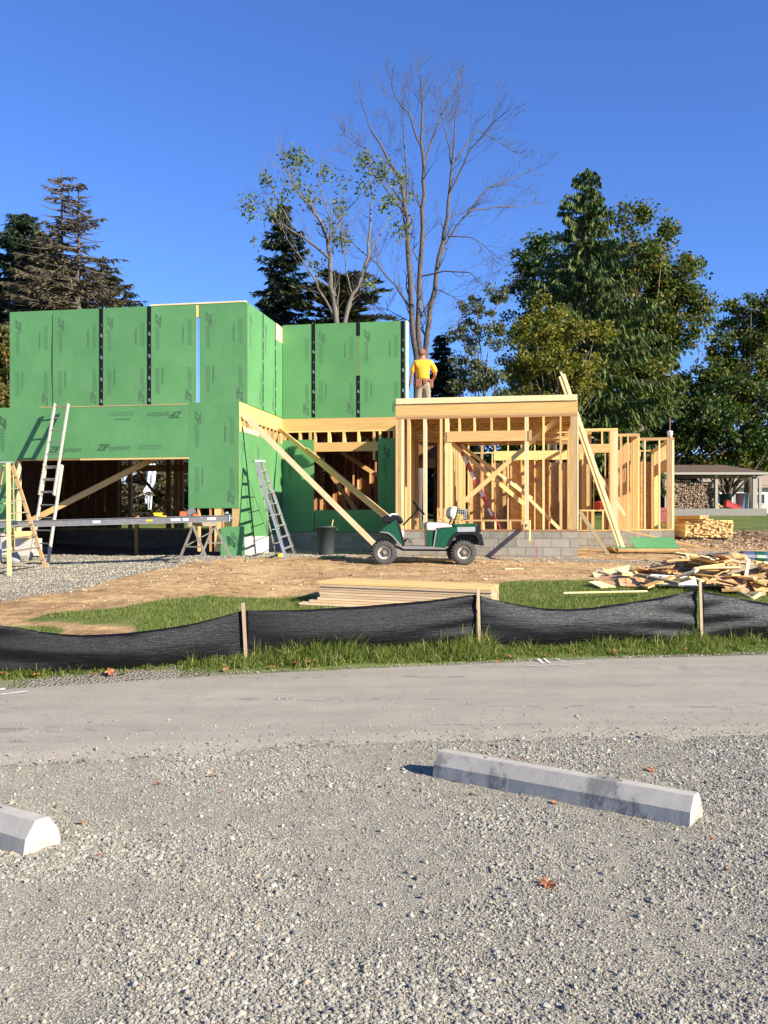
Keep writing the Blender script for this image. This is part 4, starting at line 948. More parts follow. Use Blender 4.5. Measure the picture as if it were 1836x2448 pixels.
def conifer(label, Y, px, py_top, half_px, mat, seed=1, droop=.25, twig=.42, hang=.5, dens=1.0, bare=0.0, group=None, wfun=None, base_px=None, name='spruce_tree', bk=None, lean=0, skirt=0.06):
    rg = np.random.RandomState(seed); s = Y/FPX; tx = PX(px, Y); gz = hgt(tx, Y); zt = PZ(py_top, Y); H = zt-gz; Rm = half_px*s
    root = empty(name, (tx, Y, gz), label, 'tree', group)
    P = []; D = []; W = []; L = []; tb = MB(); t = skirt; 
    axx = lambda z: tx+lean*(z-gz)/H
    while t < .985:
        z = gz+t*H; Lm = Rm*(wfun(t) if wfun else (1-t)**.82)+.12; nb = max(4, int(rg.randint(6, 9)*dens))
        for k in range(nb):
            a = rg.uniform(0, 6.283); Lb = Lm*rg.choice([rg.uniform(.35, .8), rg.uniform(.75, 1.2)]); m = 7
            tt = np.linspace(0, 1, m); dr = droop*rg.uniform(.6, 1.4)
            bxp = axx(z)+np.cos(a)*Lb*tt; byp = Y+np.sin(a)*Lb*tt; bzp = z+Lb*(-dr*tt*1.5+dr*1.15*tt**2.4)+rg.uniform(-.08, .08)+.12*Lb*(t > .8)*tt
            B = np.stack([bxp, byp, bzp], 1)
            if bare > 0 or rg.rand() < .12: tb.tube([tuple(q) for q in B[::2]], [.03+.012*Lb, .02+.006*Lb, .014, .006], 4, caps=False)
            if rg.rand() < bare*(.45+(1.6 if t > .74 else 0)): continue
            nt_ = int(Lb*34*dens*(1-bare*.5))+6; u = rg.rand(nt_)**.75; i = np.minimum((u*(m-1)).astype(int), m-2); f = (u*(m-1)-i)[:, None]
            Q = B[i]*(1-f)+B[i+1]*f; out = np.array([np.cos(a), np.sin(a), 0.]); side = np.array([-np.sin(a), np.cos(a), 0.])
            sg = np.where(rg.rand(nt_) < .5, -1, 1)[:, None]
            d = out*rg.uniform(.2, .9, (nt_, 1))+side*sg*rg.uniform(.1, 1.0, (nt_, 1))*(1-hang*.6)+np.array([0, 0, -1.])*hang*rg.uniform(.6, 1.9, (nt_, 1))+rg.randn(nt_, 3)*.12
            d = unit(d); ll = twig*rg.uniform(.55, 1.35, nt_)*(1.15-.45*t); P.append(Q); D.append(d); L.append(ll); W.append(unit(np.cross(d, rand_dirs(nt_, rg))))
        t += (.17+.10*rg.rand())/H*(1+.3*(H > 14))
    P = np.concatenate(P); D = np.concatenate(D); L = np.concatenate(L); W = np.concatenate(W)
    V, F = cards(P, D, W, L, L*.075+.014, 0); put('crown', fast_mesh('crown', V, F, mat), None, root)
    tw = max(.10, H*.013); tb.tube([(tx, Y, gz-.2), (axx(gz+H*.5), Y, gz+H*.5), (axx(zt-.1), Y, zt-.1)], [tw, tw*.6, .02], 8)
    put('trunk', tb.mesh(bk or BK_DARK, True), None, root); return root

def branchy(label, Y, limbs, seed, bk, twigs=1.0, leaves=None, leafmat=None, group=None, name='bare_tree', maxd=4):
    """limbs: list of (points in photo pixels [(px,py)...], width in pixels at start, depth offset at the end in metres); finer branches grow from them"""
    r = random.Random(seed); s = Y/FPX; mb = MB(); tips = []
    def P(px, py, dy=0): return Vector((PX(px, Y+dy), Y+dy, PZ(py, Y+dy)))
    def grow(p, d, L, rad, depth):
        n = 4; pts = [p.copy()]; q = p.copy(); dd = d.copy()
        for i in range(n):
            dd = (dd+Vector((r.gauss(0, .13), r.gauss(0, .13), r.gauss(.03, .10)))).normalized(); q = q+dd*(L/n); pts.append(q.copy())
        mb.tube(pts, [rad*(1-.2*i) for i in range(n+1)], 5 if rad > .03 else 3, caps=False)
        if depth >= maxd or L < .22: tips.append(q.copy()); return
        for i in range(1, n+1):
            k = 1 if r.random() < .66*twigs else 0
            if i == n: k = 2
            for _ in range(k):
                ax = Vector((r.gauss(0, 1), r.gauss(0, 1), r.gauss(0, 1))).normalized(); a = r.uniform(.35, .85)*(1 if i < n else .55)
                nd = (Matrix.Rotation(a, 3, ax) @ dd); nd.z += .12; nd.normalize()
                grow(pts[i], nd, L*r.uniform(.48, .72), max(rad*(1-.2*i)*.66+.001, .0045), depth+1)
    gx_ = P(*limbs[0][0][0]); gz = hgt(gx_.x, Y); root = empty(name, (gx_.x, Y, gz), label, 'tree', group)
    for pts, wpx, dy in limbs:
        n = len(pts); R0 = wpx*s/2; path = []
        for i, (a, b) in enumerate(pts): path.append(P(a, b, dy*i/(n-1)))
        fine = []
        for i in range(n-1):
            for k in range(3): fine.append(path[i].lerp(path[i+1], k/3)+Vector((r.gauss(0, .03), r.gauss(0, .03), 0)))
        fine.append(path[-1]); m = len(fine); rad = [max(R0*(1-i/(m-1))**.8, .014) for i in range(m)]
        mb.tube(fine, rad, 8 if R0 > .08 else 5, caps=False)
        for i in range(int(m*.22) if dy == 0 and wpx > 12 else 2, m):
            if r.random() < .75*twigs:
                d = (fine[min(i+1, m-1)]-fine[i-1]).normalized(); ax = Vector((r.gauss(0, .5), 1, r.gauss(0, .5))).normalized()
                nd = Matrix.Rotation(r.choice((-1, 1))*r.uniform(.4, .9), 3, ax) @ d; nd = (nd+Vector((0, r.gauss(0, .35), .12))).normalized()
                grow(fine[i], nd, r.uniform(.7, 1.5)*(.45+.6*(1-i/m)), max(rad[i]*.42, .010), 1)
        d = (fine[-1]-fine[-3]).normalized(); grow(fine[-1], d, .7, .014, 2); grow(fine[-2], (d+Vector((.3, .2, .1))).normalized(), .6, .012, 2)
    put('branches', mb.mesh(bk, True), None, root)
    if leaves:
        rg = np.random.RandomState(seed+1); C = []; Rd = []
        for (px, py, rp, k) in leaves:
            c = np.array([PX(px, Y), Y, PZ(py, Y)]); q = c+rand_dirs(k, rg)*rp*s*(rg.rand(k, 1)**.5); C.append(q); Rd.append(np.full(k, .42))
        tp = np.array([tuple(t) for t in tips]); 
        C = np.concatenate(C); near = np.array([((tp-c)**2).sum(1).min() for c in C]); Rd = np.concatenate(Rd)
        V, F = leaf_cloud(C, Rd, 6, .15, rg, .9); put('leaves', fast_mesh('leaves', V, F, leafmat), None, root)
    return root
def t4(x, y): return 400+x/1.659, 100+y/1.659
def limb(pts, w, dy=0): return ([t4(*p) for p in pts], w, dy)
bare = [([(996, 1262)]+[t4(*p) for p in ((985, 1250), (970, 1100), (955, 850), (952, 700), (930, 560), (860, 440), (800, 330), (765, 220))], 17, 0),
 ([(998, 1262)]+[t4(*p) for p in ((1003, 1250), (995, 1050), (1005, 800), (1015, 600), (1015, 450), (1010, 300), (1000, 150), (992, 100))], 16, 0),
 ([(1001, 1262)]+[t4(*p) for p in ((1022, 1240), (1045, 1050), (1080, 850), (1110, 700), (1125, 520), (1140, 350), (1155, 200))], 15.5, 0),
 limb([(955, 800), (930, 640), (880, 560), (790, 430), (720, 380), (690, 345)], 5, 1.5), limb([(965, 1060), (900, 960), (830, 880), (760, 820), (710, 760), (640, 700)], 5, -1.5), limb([(1015, 500), (1070, 330), (1130, 200), (1155, 130)], 5, 1.2),
 limb([(1012, 420), (950, 280), (900, 210), (890, 170)], 5, -1.2), limb([(950, 640), (938, 400), (930, 250), (935, 180)], 4.5, 1), limb([(1100, 800), (1170, 700), (1270, 580), (1400, 530), (1430, 515)], 6, 1.5),
 limb([(1122, 600), (1200, 430), (1290, 320), (1330, 290)], 5, -1.5), limb([(1190, 670), (1300, 655), (1400, 655), (1460, 642)], 4, 2), limb([(1010, 930), (1100, 910), (1200, 915), (1260, 970), (1310, 990)], 4.5, -2), limb([(1115, 770), (1200, 775), (1260, 810), (1310, 855)], 3.5, -1),
 limb([(1130, 500), (1110, 380), (1080, 280), (1060, 180)], 4, 1), limb([(960, 1110), (900, 1075), (870, 1060)], 3.5, 1), limb([(950, 690), (850, 560), (770, 470), (720, 450)], 4.5, -2), limb([(1135, 480), (1230, 350), (1320, 400), (1380, 440)], 4, 2.5), limb([(1060, 980), (1130, 1010), (1210, 1060), (1160, 1100)], 3, -1)]
branchy('tall leafless tree with three grey trunks rising behind the worker', 42, bare, 4, BK_GREY, 1.0, maxd=4)
semi = [([(806, 1270), (806, 1000)]+[t4(*p) for p in ((672, 1110), (655, 980), (645, 850), (635, 780), (600, 700), (560, 640), (500, 560), (470, 470))], 16, 0),
 ([(824, 1270), (822, 1000)]+[t4(*p) for p in ((706, 1110), (722, 1030), (770, 940), (795, 850), (805, 700), (810, 580), (800, 460))], 14, 0),
 limb([(660, 1090), (600, 980), (560, 900), (500, 820), (430, 700)], 6, -1.5), limb([(645, 860), (560, 790), (480, 740), (420, 690), (370, 640), (320, 650)], 7, 1), limb([(640, 820), (648, 700), (600, 560), (610, 500)], 5, -1),
 limb([(640, 800), (690, 690), (740, 640), (780, 590)], 5, 1.5), limb([(795, 850), (860, 740), (900, 650), (920, 560)], 4, 1), limb([(735, 1010), (705, 900), (700, 820), (690, 700)], 4, -1), limb([(500, 740), (440, 640), (400, 560), (385, 530)], 4, 1), limb([(590, 690), (520, 600), (480, 520), (455, 440)], 4, -1), limb([(800, 780), (840, 900), (815, 960)], 2.5, 1)]
lv_ = [(520, 475, 55, 34), (480, 445, 28, 14), (395, 545, 26, 16), (335, 640, 34, 16), (320, 670, 24, 10), (625, 530, 30, 16), (560, 600, 60, 16), (500, 560, 40, 14), (685, 660, 30, 18), (690, 560, 22, 8), (785, 480, 34, 24), (860, 510, 52, 30), (925, 545, 28, 14), (880, 640, 34, 24), (930, 740, 34, 22), (700, 770, 26, 14), (590, 880, 22, 10), (812, 960, 18, 10), (410, 680, 40, 14), (640, 720, 40, 10), (785, 580, 26, 16), (470, 610, 60, 14), (960, 610, 20, 8), (360, 790, 28, 6), (680, 790, 26, 14)]
branchy('pale forked tree keeping a few green leaf clusters behind the middle green wall', 40, semi, 9, BK_PALE, 1.0, leaves=[(t4(a, b)[0], t4(a, b)[1], c/1.659*.95, int(k*.8)) for a, b, c, k in lv_], leafmat=L_THIN, name='thinning_tree', maxd=3)

# left cluster
conifer('full dark green spruce at the far left behind the green wall', 52, 55, 495, 310, N_DARK, 31, .3, .5, .45, 1.5, wfun=lambda t: (1-t)**.72, group=None)
conifer('half dead spruce with a brown twiggy crown and the highest tip at the left', 47, 148, 400, 340, N_BROWN, 32, .16, .36, .35, 1.2, .36, wfun=lambda t: .03+1.0*(1-t), name='dying_spruce', bk=BK_GREY)
conifer('half dead spruce with bare upswept branches right of the tallest left tip', 46, 188, 428, 345, N_BROWN, 33, .10, .34, .3, 1.1, .42, wfun=lambda t: .03+1.0*(1-t), name='dying_spruce', bk=BK_GREY)
conifer('olive spruce between the two dead spires at the left', 50, 108, 545, 300, N_OLIVE, 34, .3, .42, .4, 1.5, .12, wfun=lambda t: (1-t)**.75)
conifer('small spruce peeping over the green wall at the right end of the left cluster', 50, 245, 605, 210, N_OLIVE, 35, .3, .4, .4, 1.4, .12, wfun=lambda t: (1-t)**.7)
conifer('low dark spruce top just above the green wall left of the gap of sky', 52, 296, 668, 190, N_DARK, 36, .3, .4, .4, .9, .1, wfun=lambda t: (1-t)**.7)
broad_tree('brown and amber shrub between the left wall and the frame edge', 36, [(-20, 900, 70, 70), (10, 960, 60, 60), (5, 840, 50, 50)], (0, 950, 10), L_TURN, 1.2, .16, 37, clump=.4)
# middle
conifer('narrow dark spruce rising behind the inner corner of the green walls', 48, 676, 482, 92, N_DARK, 41, .22, .4, .4, 1.5, 0, wfun=lambda t: min(.62, .06+3.2*(1-t)))
conifer('rounded olive evergreen behind the middle green wall', 46, 812, 645, 112, N_OLIVE, 42, -.15, .5, -.15, 1.3, 0, wfun=lambda t: min(1, (1-t)*6.5)**.6, name='evergreen_tree')
conifer('small blue green spruce just right of the worker', 55, 1056, 790, 105, N_DARK, 43, .2, .38, .3, 1.6, 0, wfun=lambda t: (1-t)**.75)
broad_tree('slender tree with thin grey green foliage between the worker and the yellow tree', 44, [(1140, 720, 40, 30), (1110, 790, 34, 46), (1175, 790, 40, 50), (1130, 880, 50, 60), (1170, 920, 60, 50), (1200, 700, 30, 20), (1095, 900, 26, 40)], (1150, 720, 7), L_GREY, .42, .15, 44, BK_PALE, clump=.34, name='slender_tree')
# right group
broad_tree('dark full maple behind the tall spruce on its left', 62, [(1330, 640, 95, 75), (1275, 740, 60, 90), (1390, 720, 110, 120), (1360, 860, 130, 120), (1290, 900, 80, 90), (1270, 640, 26, 20), (1300, 590, 30, 26), (1235, 690, 24, 20), (1240, 790, 26, 30)], (1350, 700, 26), L_DARK, 1.0, .23, 51, clump=.75, name='maple_tree')
broad_tree('broad maple turning orange at its tips right of the tall spruce', 58, [(1510, 590, 60, 50), (1535, 510, 22, 28), (1580, 600, 60, 40), (1600, 680, 85, 60), (1540, 680, 110, 90), (1620, 770, 80, 70), (1530, 820, 120, 90), (1480, 540, 40, 40), (1640, 640, 36, 26), (1600, 545, 26, 22), (1500, 920, 120, 100), (1655, 720, 36, 30)], (1530, 620, 26), L_MID, 1.0, .22, 52, clump=.7, name='maple_tree')
broad_tree('yellowing tree in front of the dark maple behind the flat roofed bay', 45, [(1330, 730, 55, 40), (1280, 800, 90, 50), (1380, 790, 80, 40), (1445, 795, 40, 22), (1320, 870, 110, 50), (1430, 860, 45, 34), (1240, 860, 50, 50), (1260, 920, 60, 50), (1370, 930, 90, 36)], (1325, 800, 12), L_YEL, .62, .15, 53, clump=.42, name='yellowing_tree')
conifer('tallest spruce with hanging curtains of green needles at the right', 50, 1400, 388, 185, N_GREEN, 54, .26, .46, 1.1, 1.25, 0, wfun=lambda t: min(1, .06+1.9*(1-t)), bk=BK_GREY, skirt=.12)
conifer('second drooping spruce standing in front of the orange tipped maple', 70, 1560, 640, 125, N_GREEN, 55, .30, .50, 1.0, 1.3, 0, wfun=lambda t: (1-t)**.6)
broad_tree('dark tree at the right edge with rust coloured top', 72, [(1790, 740, 60, 50), (1830, 800, 60, 60), (1760, 830, 70, 60), (1820, 900, 80, 70), (1700, 900, 70, 60), (1760, 960, 90, 60), (1650, 960, 70, 60), (1850, 720, 50, 40)], (1790, 800, 20), L_MID, 1.0, .24, 56, clump=.65)
broad_tree('low dark broadleaf tree over the woodshed roof', 66, [(1700, 1010, 110, 70), (1800, 1040, 90, 60), (1620, 1040, 90, 60), (1880, 1000, 80, 80), (1730, 940, 60, 50), (1540, 1010, 70, 70)], (1590, 1000, 18), L_DARK, 1.0, .25, 57, clump=.75)
broad_tree('dark trunked shade tree right behind the woodshed posts', 66, [(1760, 1090, 80, 34), (1680, 1100, 50, 30), (1830, 1080, 50, 40)], (1740, 1080, 19), L_MID, .8, .24, 58, clump=.55)
# foliage closing the view behind the house
bg = [(-60, 1130, 150, 110, 'far left dark tree behind the garage', L_DARK, 60), (140, 1140, 130, 100, 'second dark tree behind the garage back wall', L_DARK, 63), (330, 1150, 120, 90, 'olive bush seen through the garage opening', L_MID, 50), (450, 1160, 90, 80, 'green bush right of the white sheet behind the garage', L_MID, 52), (620, 1120, 120, 110, 'dark tree behind the inner corner of the house', L_DARK, 61), (820, 1120, 130, 120, 'dark tree behind the recessed wall', L_DARK, 62), (1060, 1120, 110, 100, 'dark shrub seen through the framed doorway', L_DARK, 64), (1230, 1100, 130, 110, 'dark tree seen through the crossed braces', L_DARK, 60), (1420, 1090, 130, 120, 'dark tree behind the stepped stud walls', L_DARK, 62)]
for i, (px, py, rx, ry, lb, mt, Y) in enumerate(bg):
    broad_tree(lb, Y, [(px, py, rx, ry), (px-rx*.5, py+ry*.5, rx*.7, ry*.6), (px+rx*.5, py+ry*.5, rx*.7, ry*.6)], (px, py, 14), mt, .8, .28, 70+i, clump=.8, name='background_tree')
def wood_line():     # the far wood closing the horizon
    rg = np.random.RandomState(90); n = 2600; x = rg.uniform(-150, 150, n); y = 120+rg.uniform(-8, 14, n); z = 3.2+rg.rand(n)*(7+3*vnoise(x*.06, y*.02))
    V, F = leaf_cloud(np.stack([x, y, z], 1), np.full(n, 1.7), 22, .9, rg); return tag(put('far_wood', fast_mesh('far_wood', V, F, L_DARK)), kind='stuff')
wood_line()

# ------------------------------------------------------------------ silt fence
def fabric_mat(sp=.2, r0=.36, r1=.55):
    m = NT('black_woven_fabric'); v = m.obj((1, 1, 1), False)
    mp = m.n('Mapping'); tc = m.n('TexCoord'); m.l(tc.outputs['Object'], mp.inputs['Vector']); mp.inputs['Scale'].default_value = (1.5, 1.5, 44)
    s = m.noise(mp.outputs[0], 2.2, 5, .7); g = m.noise(v, 240, 2)
    m.col(m.ramp(s, [(.35, (.003, .003, .0035)), (.60, (.006, .006, .007)), (.74, (.030, .030, .032))]))
    m.set(.42, 0, sp); m.l(m.ramp(s, [(.4, r0), (.7, r1)]), m.b.inputs['Roughness'])
    m.bump(m.math('MULTIPLY_ADD', g, .08, s), .4, .02); return m.m
FAB = fabric_mat(); FAB_SHINY = fabric_mat(.30, .32, .52)
FEN = empty('silt_fence', (0, 11.4, 0), 'low sagging black fabric fence on wooden stakes along the road edge', 'fence')
def on_fence(px):
    d = (px-CX)/FPX; lo, hi = 5.0, 25.0
    for _ in range(40):
        m_ = (lo+hi)/2
        if m_ < fence_y(d*m_): lo = m_
        else: hi = m_
    return d*lo, lo
def zA(x, y): return x*.5533, 1300+y*.5533
def zB(x, y): return 918+x*.5533, 1300+y*.5533
bays = [[zA(*p) for p in ((-60, 345), (0, 352), (80, 362), (170, 380), (260, 390), (350, 395), (450, 392), (550, 386), (650, 374), (750, 360), (850, 342), (950, 316), (1010, 300), (1052, 288))],
        [zA(*p) for p in ((1062, 289), (1180, 288), (1300, 286), (1450, 277))]+[zB(*p) for p in ((-60, 268), (0, 262), (100, 254), (200, 245), (300, 232), (400, 219))],
        [zB(*p) for p in ((413, 225), (470, 240), (550, 256), (620, 270), (700, 280), (800, 283), (900, 276), (1000, 262), (1100, 248), (1200, 232), (1290, 214), (1355, 203))],
        [zB(*p) for p in ((1378, 205), (1430, 216), (1500, 228), (1580, 244), (1659, 258), (1760, 262), (1900, 240), (2060, 214))]]
for bi, tp in enumerate(bays):
    rg = np.random.RandomState(bi+40); X, Y, Z = [], [], []
    for px, py in tp:
        x, y = on_fence(px); X.append(x); Y.append(y); Z.append(EYE-(py-HZ)*y/FPX)
    n = 90; m_ = 14; xs = np.linspace(X[0], X[-1], n); ys = fence_y(xs); zt = np.interp(xs, X, Z)
    V = []
    for j in range(m_+1):
        t = j/m_; gz = ground_h(xs, ys)-.03; z = gz+(zt-gz)*t
        e = np.minimum((xs-xs[0])/(xs[-1]-xs[0]), 1)*np.minimum((xs[-1]-xs)/(xs[-1]-xs[0]), 1)*4
        drape = -.10*e*np.sin(math.pi*t)+.03*vnoise(xs*1.6+bi*9, np.full(n, t*2.2))*e+.012*vnoise(xs*.9, z*26+xs*2)+.014*np.sin((z*14-xs*1.6*(1 if bi % 2 else -1))*2)*np.exp(-((xs-(xs[0] if bi in (3, 0) else xs[-1]))/.8)**2)
        V.append(np.stack([xs, ys+drape+.02, z], 1))
    V = np.concatenate(V); i = np.arange(n-1)[None, :]+np.arange(m_)[:, None]*n; F = np.stack([i, i+1, i+1+n, i+n], -1).reshape(-1, 4)
    me = fast_mesh('fabric', V, F, FAB if bi < 2 else FAB_SHINY, True); o = put('fabric', me, None, FEN)
    so_ = o.modifiers.new('thickness', 'SOLIDIFY'); so_.thickness = .002
M['stake'] = wood_mat('grey_tan_stake_lumber', (.42, .30, .18), (.52, .40, .26), .1)
for px, pt, lean in ((-8, 1494, 0), (584, 1441, .035), (1144, 1404, .012), (1673, 1390, .02), (2060, 1405, 0)):
    x, y = on_fence(px); zt = EYE-(pt-HZ)*y/FPX; g = hgt(x, y)
    stick('stake', (x+lean, y-.035, g-.15), (x-.01, y-.035, zt), .036, .032, 'stake', FEN, Vector((0, -1, 0)))

# ------------------------------------------------------------------ concrete wheel stops
def wheel_stop(A, B, label, pins):
    A, B = Vector(A), Vector(B); d = (B-A); L = d.length; x = d.normalized(); nrm = Vector((x.y, -x.x, 0)); nrm = nrm if nrm.y < 0 else -nrm
    y = -nrm; Mx = Matrix((x, y, Vector((0, 0, 1)))).transposed().to_4x4(); Mx.translation = A
    root = tag(put('parking_stop', None, Mx), label, 'parking stop', 'concrete parking stops on the gravel lot')
    prof = [(0, -.02), (.0, .0), (.012, .085), (.070, .163), (.078, .167), (.150, .167), (.158, .163), (.216, .085), (.228, .0), (.228, -.02)]
    bm = bmesh.new(); N = 30; rows = []
    for i in range(N+1):
        rows.append([bm.verts.new((L*i/N, p[0]+random.uniform(-.001, .001), p[1]+random.uniform(-.001, .001))) for p in prof])
    for i in range(N):
        for k in range(len(prof)-1): bm.faces.new((rows[i][k], rows[i][k+1], rows[i+1][k+1], rows[i+1][k]))
    bm.faces.new(rows[0][::-1]); bm.faces.new(rows[-1]); bmesh.ops.recalc_face_normals(bm, faces=bm.faces); me = bpy.data.meshes.new('concrete_body'); bm.to_mesh(me); bm.free(); me.materials.append(M['concrete'])
    put('concrete_body', me, Mx, root)
    for p in pins:
        MB().lathe([(.0, .168), (.012, .1685), (.014, .1665)], 12).build('pin_hole', simple('rusty_pin_hole', (.08, .06, .045), .9), root, Mx @ Matrix.Translation((L*p, .107, 0)))
wheel_stop((.325, 6.19, 0), (1.705, 5.16, 0), 'long white concrete parking stop at the right of the gravel, stained on its near side', (.2, .68, .74))
wheel_stop((-3.30, 5.66, 0), (-1.84, 4.715, 0), 'white concrete parking stop cut off by the left edge of the photo', (.3, .8))

# paint strokes on the road edge
def stroke(a, b, wpx, z=.036):
    A, B = on_ground(*a), on_ground(*b); A.z = B.z = z; d = (B-A).normalized(); s = Vector((-d.y, d.x, 0))*wpx/2
    mb = MB(); n = 8; vs = []
    for i in range(n+1):
        c = A.lerp(B, i/n); k = random.uniform(.6, 1.2); vs += [c-s*k, c+s*k]
    mb.add(vs, [(2*i, 2*i+2, 2*i+3, 2*i+1) for i in range(n)]); return mb.build('road_marking', M['white'], None)
for a, b, w_ in (((1255, 1600), (1400, 1594), .022), ((1287, 1581), (1297, 1592), .04), ((1300, 1579), (1315, 1593), .03), ((1328, 1580), (1350, 1590), .02), ((0, 1669), (66, 1661), .05), ((0, 1655), (10, 1646), .06)):
    tag(stroke(a, b, w_), kind='structure')

# ------------------------------------------------------------------ dry leaves
def leaf_mesh(seed):
    r = random.Random(seed); mb = MB(); n = 14; c = (0, 0, .012); ring = []
    for i in range(n):
        a = 2*math.pi*i/n; rr = (.055 if i % 2 else .032)*r.uniform(.75, 1.2); ring.append((rr*math.cos(a)*1.15, rr*math.sin(a), r.uniform(.0, .03)))
    mb.add([c]+ring, [(0, 1+i, 1+(i+1) % n) for i in range(n)]); mb.tube([(0, 0, .01), (.05, .03, .006), (.085, .035, .012)], .0015, 3); return mb.mesh(M['dryleaf'])
M['dryleaf'] = simple('dry_brown_leaf', (.34, .12, .04), .7, var=.35, scale=12)
LM = [leaf_mesh(i) for i in range(4)]
lp = [(508, 1862, 1), (380, 1880, .8), (195, 1973, .8), (240, 2052, .6), (1308, 2126, 1.35), (1556, 1848, 1.1), (1736, 2088, .8), (1325, 1925, .7), (1095, 1872, .6), (1700, 2010, .6), (264, 1618, 1.5), (224, 1624, 1), (300, 1618, 1), (705, 1597, 1.6), (748, 1594, 1.5), (650, 1604, .9), (540, 1610, .9), (1468, 1567, 1.3), (1142, 1574, 1), (1218, 1577, .8), (1640, 1560, .9), (1190, 1590, .7), (86, 1624, 1.1), (1062, 1570, .8), (1308, 1576, .7), (1738, 1555, .8), (1370, 1572, .7), (10, 1622, 1.2), (1250, 1820, .5), (530, 1900, .5)]
for i, (px, py, s) in enumerate(lp):
    p = on_ground(px, py); lift = .012 if py > 1700 else .04
    o = put('dead_leaf', LM[i % 4], Matrix.Translation(p+Vector((0, 0, lift))) @ Euler((random.uniform(-.5, .3), random.uniform(-.4, .4), random.uniform(0, 6.28))).to_matrix().to_4x4() @ Matrix.Scale(s*(.55 if py > 1700 else .78), 4))
    if i == 4: tag(o, 'largest curled brown leaf alone on the gravel below the right parking stop', 'leaf', 'dry leaves on the gravel and road edge')
    elif py > 1700: tag(o, 'small dry brown leaf on the grey gravel', 'leaf', 'dry leaves on the gravel')
    else: tag(o, 'dry brown leaf caught in the verge grass at the road edge', 'leaf', 'dry leaves in the verge')

# ------------------------------------------------------------------ ladders
def ladder(name, root, BL, BR, TL, TR, n, mat, rw=.03, rd=.075, rung=.016, start=.07, end=.97, flat=False, rmat=None, rn='rung'):
    BL, BR, TL, TR = map(Vector, (BL, BR, TL, TR)); nrm = (TL-BL).cross(BR-BL).normalized()
    for a, b in ((BL, TL), (BR, TR)): stick('rail', a, b, rw, rd, mat, root, nrm)
    for k in range(n):
        t = start+(end-start)*k/(n-1); a, b = BL.lerp(TL, t), BR.lerp(TR, t)
        if flat: stick(rn, a, b, .085, .022, rmat or mat, root, Vector((0, 0, 1)))
        else: MB().tube([a, b], rung, 8).build(rn, M[rmat or mat], root)
# long ladder against the green wall
bl, br = on_ground(72, 1347), on_ground(114, 1349); tl, tr = at(133, 968, 22.62), at(170, 968, 22.58)
EL = empty('extension_ladder', bl, 'tall pale extension ladder leaning against the green garage wall', 'ladder')
ov = (Vector(tl)-Vector(bl)).cross(Vector(br)-Vector(bl)).normalized()*.085
if ov.y > 0: ov = -ov
f1, f2 = .60, .40
ladder('base', EL, bl, br, bl.lerp(tl, f1), br.lerp(tr, f1), 8, 'alu_warm', rmat='steel')
dx = (br-bl).normalized()*.035
ladder('fly', EL, bl.lerp(tl, f2)+ov+dx, br.lerp(tr, f2)+ov-dx, tl+ov*.7+dx, tr+ov*.7-dx, 8, 'alu_warm', rmat='steel', start=.04)
rp = bl.lerp(tl, .56)+ov*1.6+dx*2; MB().tube([rp+Vector((.02*math.sin(i*1.9), -.01, .12*math.cos(i*.9)-.02*i)) for i in range(9)], .012, 5).build('rope_coil', simple('old_rope', (.40, .32, .2), .9), EL)
# yellow wooden stepladder at the left edge
def c5(x, y): return x/4.74, 1040+y/4.74
def c6(x, y): return 250+x/4.74, 1060+y/4.74
n1, n2 = on_ground(*c5(105, 1600)), on_ground(*c5(515, 1508)); Yt = (n1.y+n2.y)/2+.25
t1, t2 = at(*c5(92, 320), Yt-.12), at(*c5(132, 322), Yt+.12)
SL = empty('wooden_stepladder', n1, 'yellow wooden stepladder standing at the left edge beside the tall ladder', 'stepladder')
ladder('front', SL, n1, n2, t1, t2, 8, 'ladder_wood', .035, .075, start=.09, end=.88, flat=True, rmat='wood_old', rn='step')
b1_, b2_ = on_ground(*c5(160, 1430)), on_ground(*c5(-160, 1470))
ladder('back', SL, b1_, b2_, t1.lerp(t2, .75)+Vector((0, .08, -.03)), t1+Vector((-.12, .06, -.03)), 5, 'ladder_wood', .028, .05, start=.12, end=.8, flat=True, rmat='wood_old', rn='brace_bar')
tc_ = (t1+t2)/2; stick('top_cap', tc_+Vector((-.28, -.02, .015)), tc_+Vector((.06, .02, .015)), .22, .03, 'alu', SL)
# aluminium stepladder by the flank
a1, a2 = on_ground(*cb(556, 1606)), on_ground(*cb(648, 1560)); Ya = (a1.y+a2.y)/2+.35
u1_, u2_ = at(*cb(262, 640), Ya-.12), at(*cb(318, 636), Ya+.12)
AL = empty('aluminium_stepladder', a1, 'silver stepladder standing open beside the green right flank of the garage', 'stepladder')
ladder('front', AL, a1, a2, u1_, u2_, 8, 'alu', .03, .07, start=.10, end=.90, flat=True, rmat='alu', rn='step')
p1_, p2_ = on_ground(*cb(455, 1556)), on_ground(*cb(548, 1520))
ladder('back', AL, p1_, p2_, u1_+Vector((-.02, .05, -.05)), u2_+Vector((-.02, .05, -.05)), 5, 'alu_warm', .018, .03, .010, .12, .75, rn='brace_bar')
stick('top_cap', (u1_+u2_)/2+Vector((-.13, -.05, .012)), (u1_+u2_)/2+Vector((.10, .06, .012)), .2, .04, 'alu', AL)
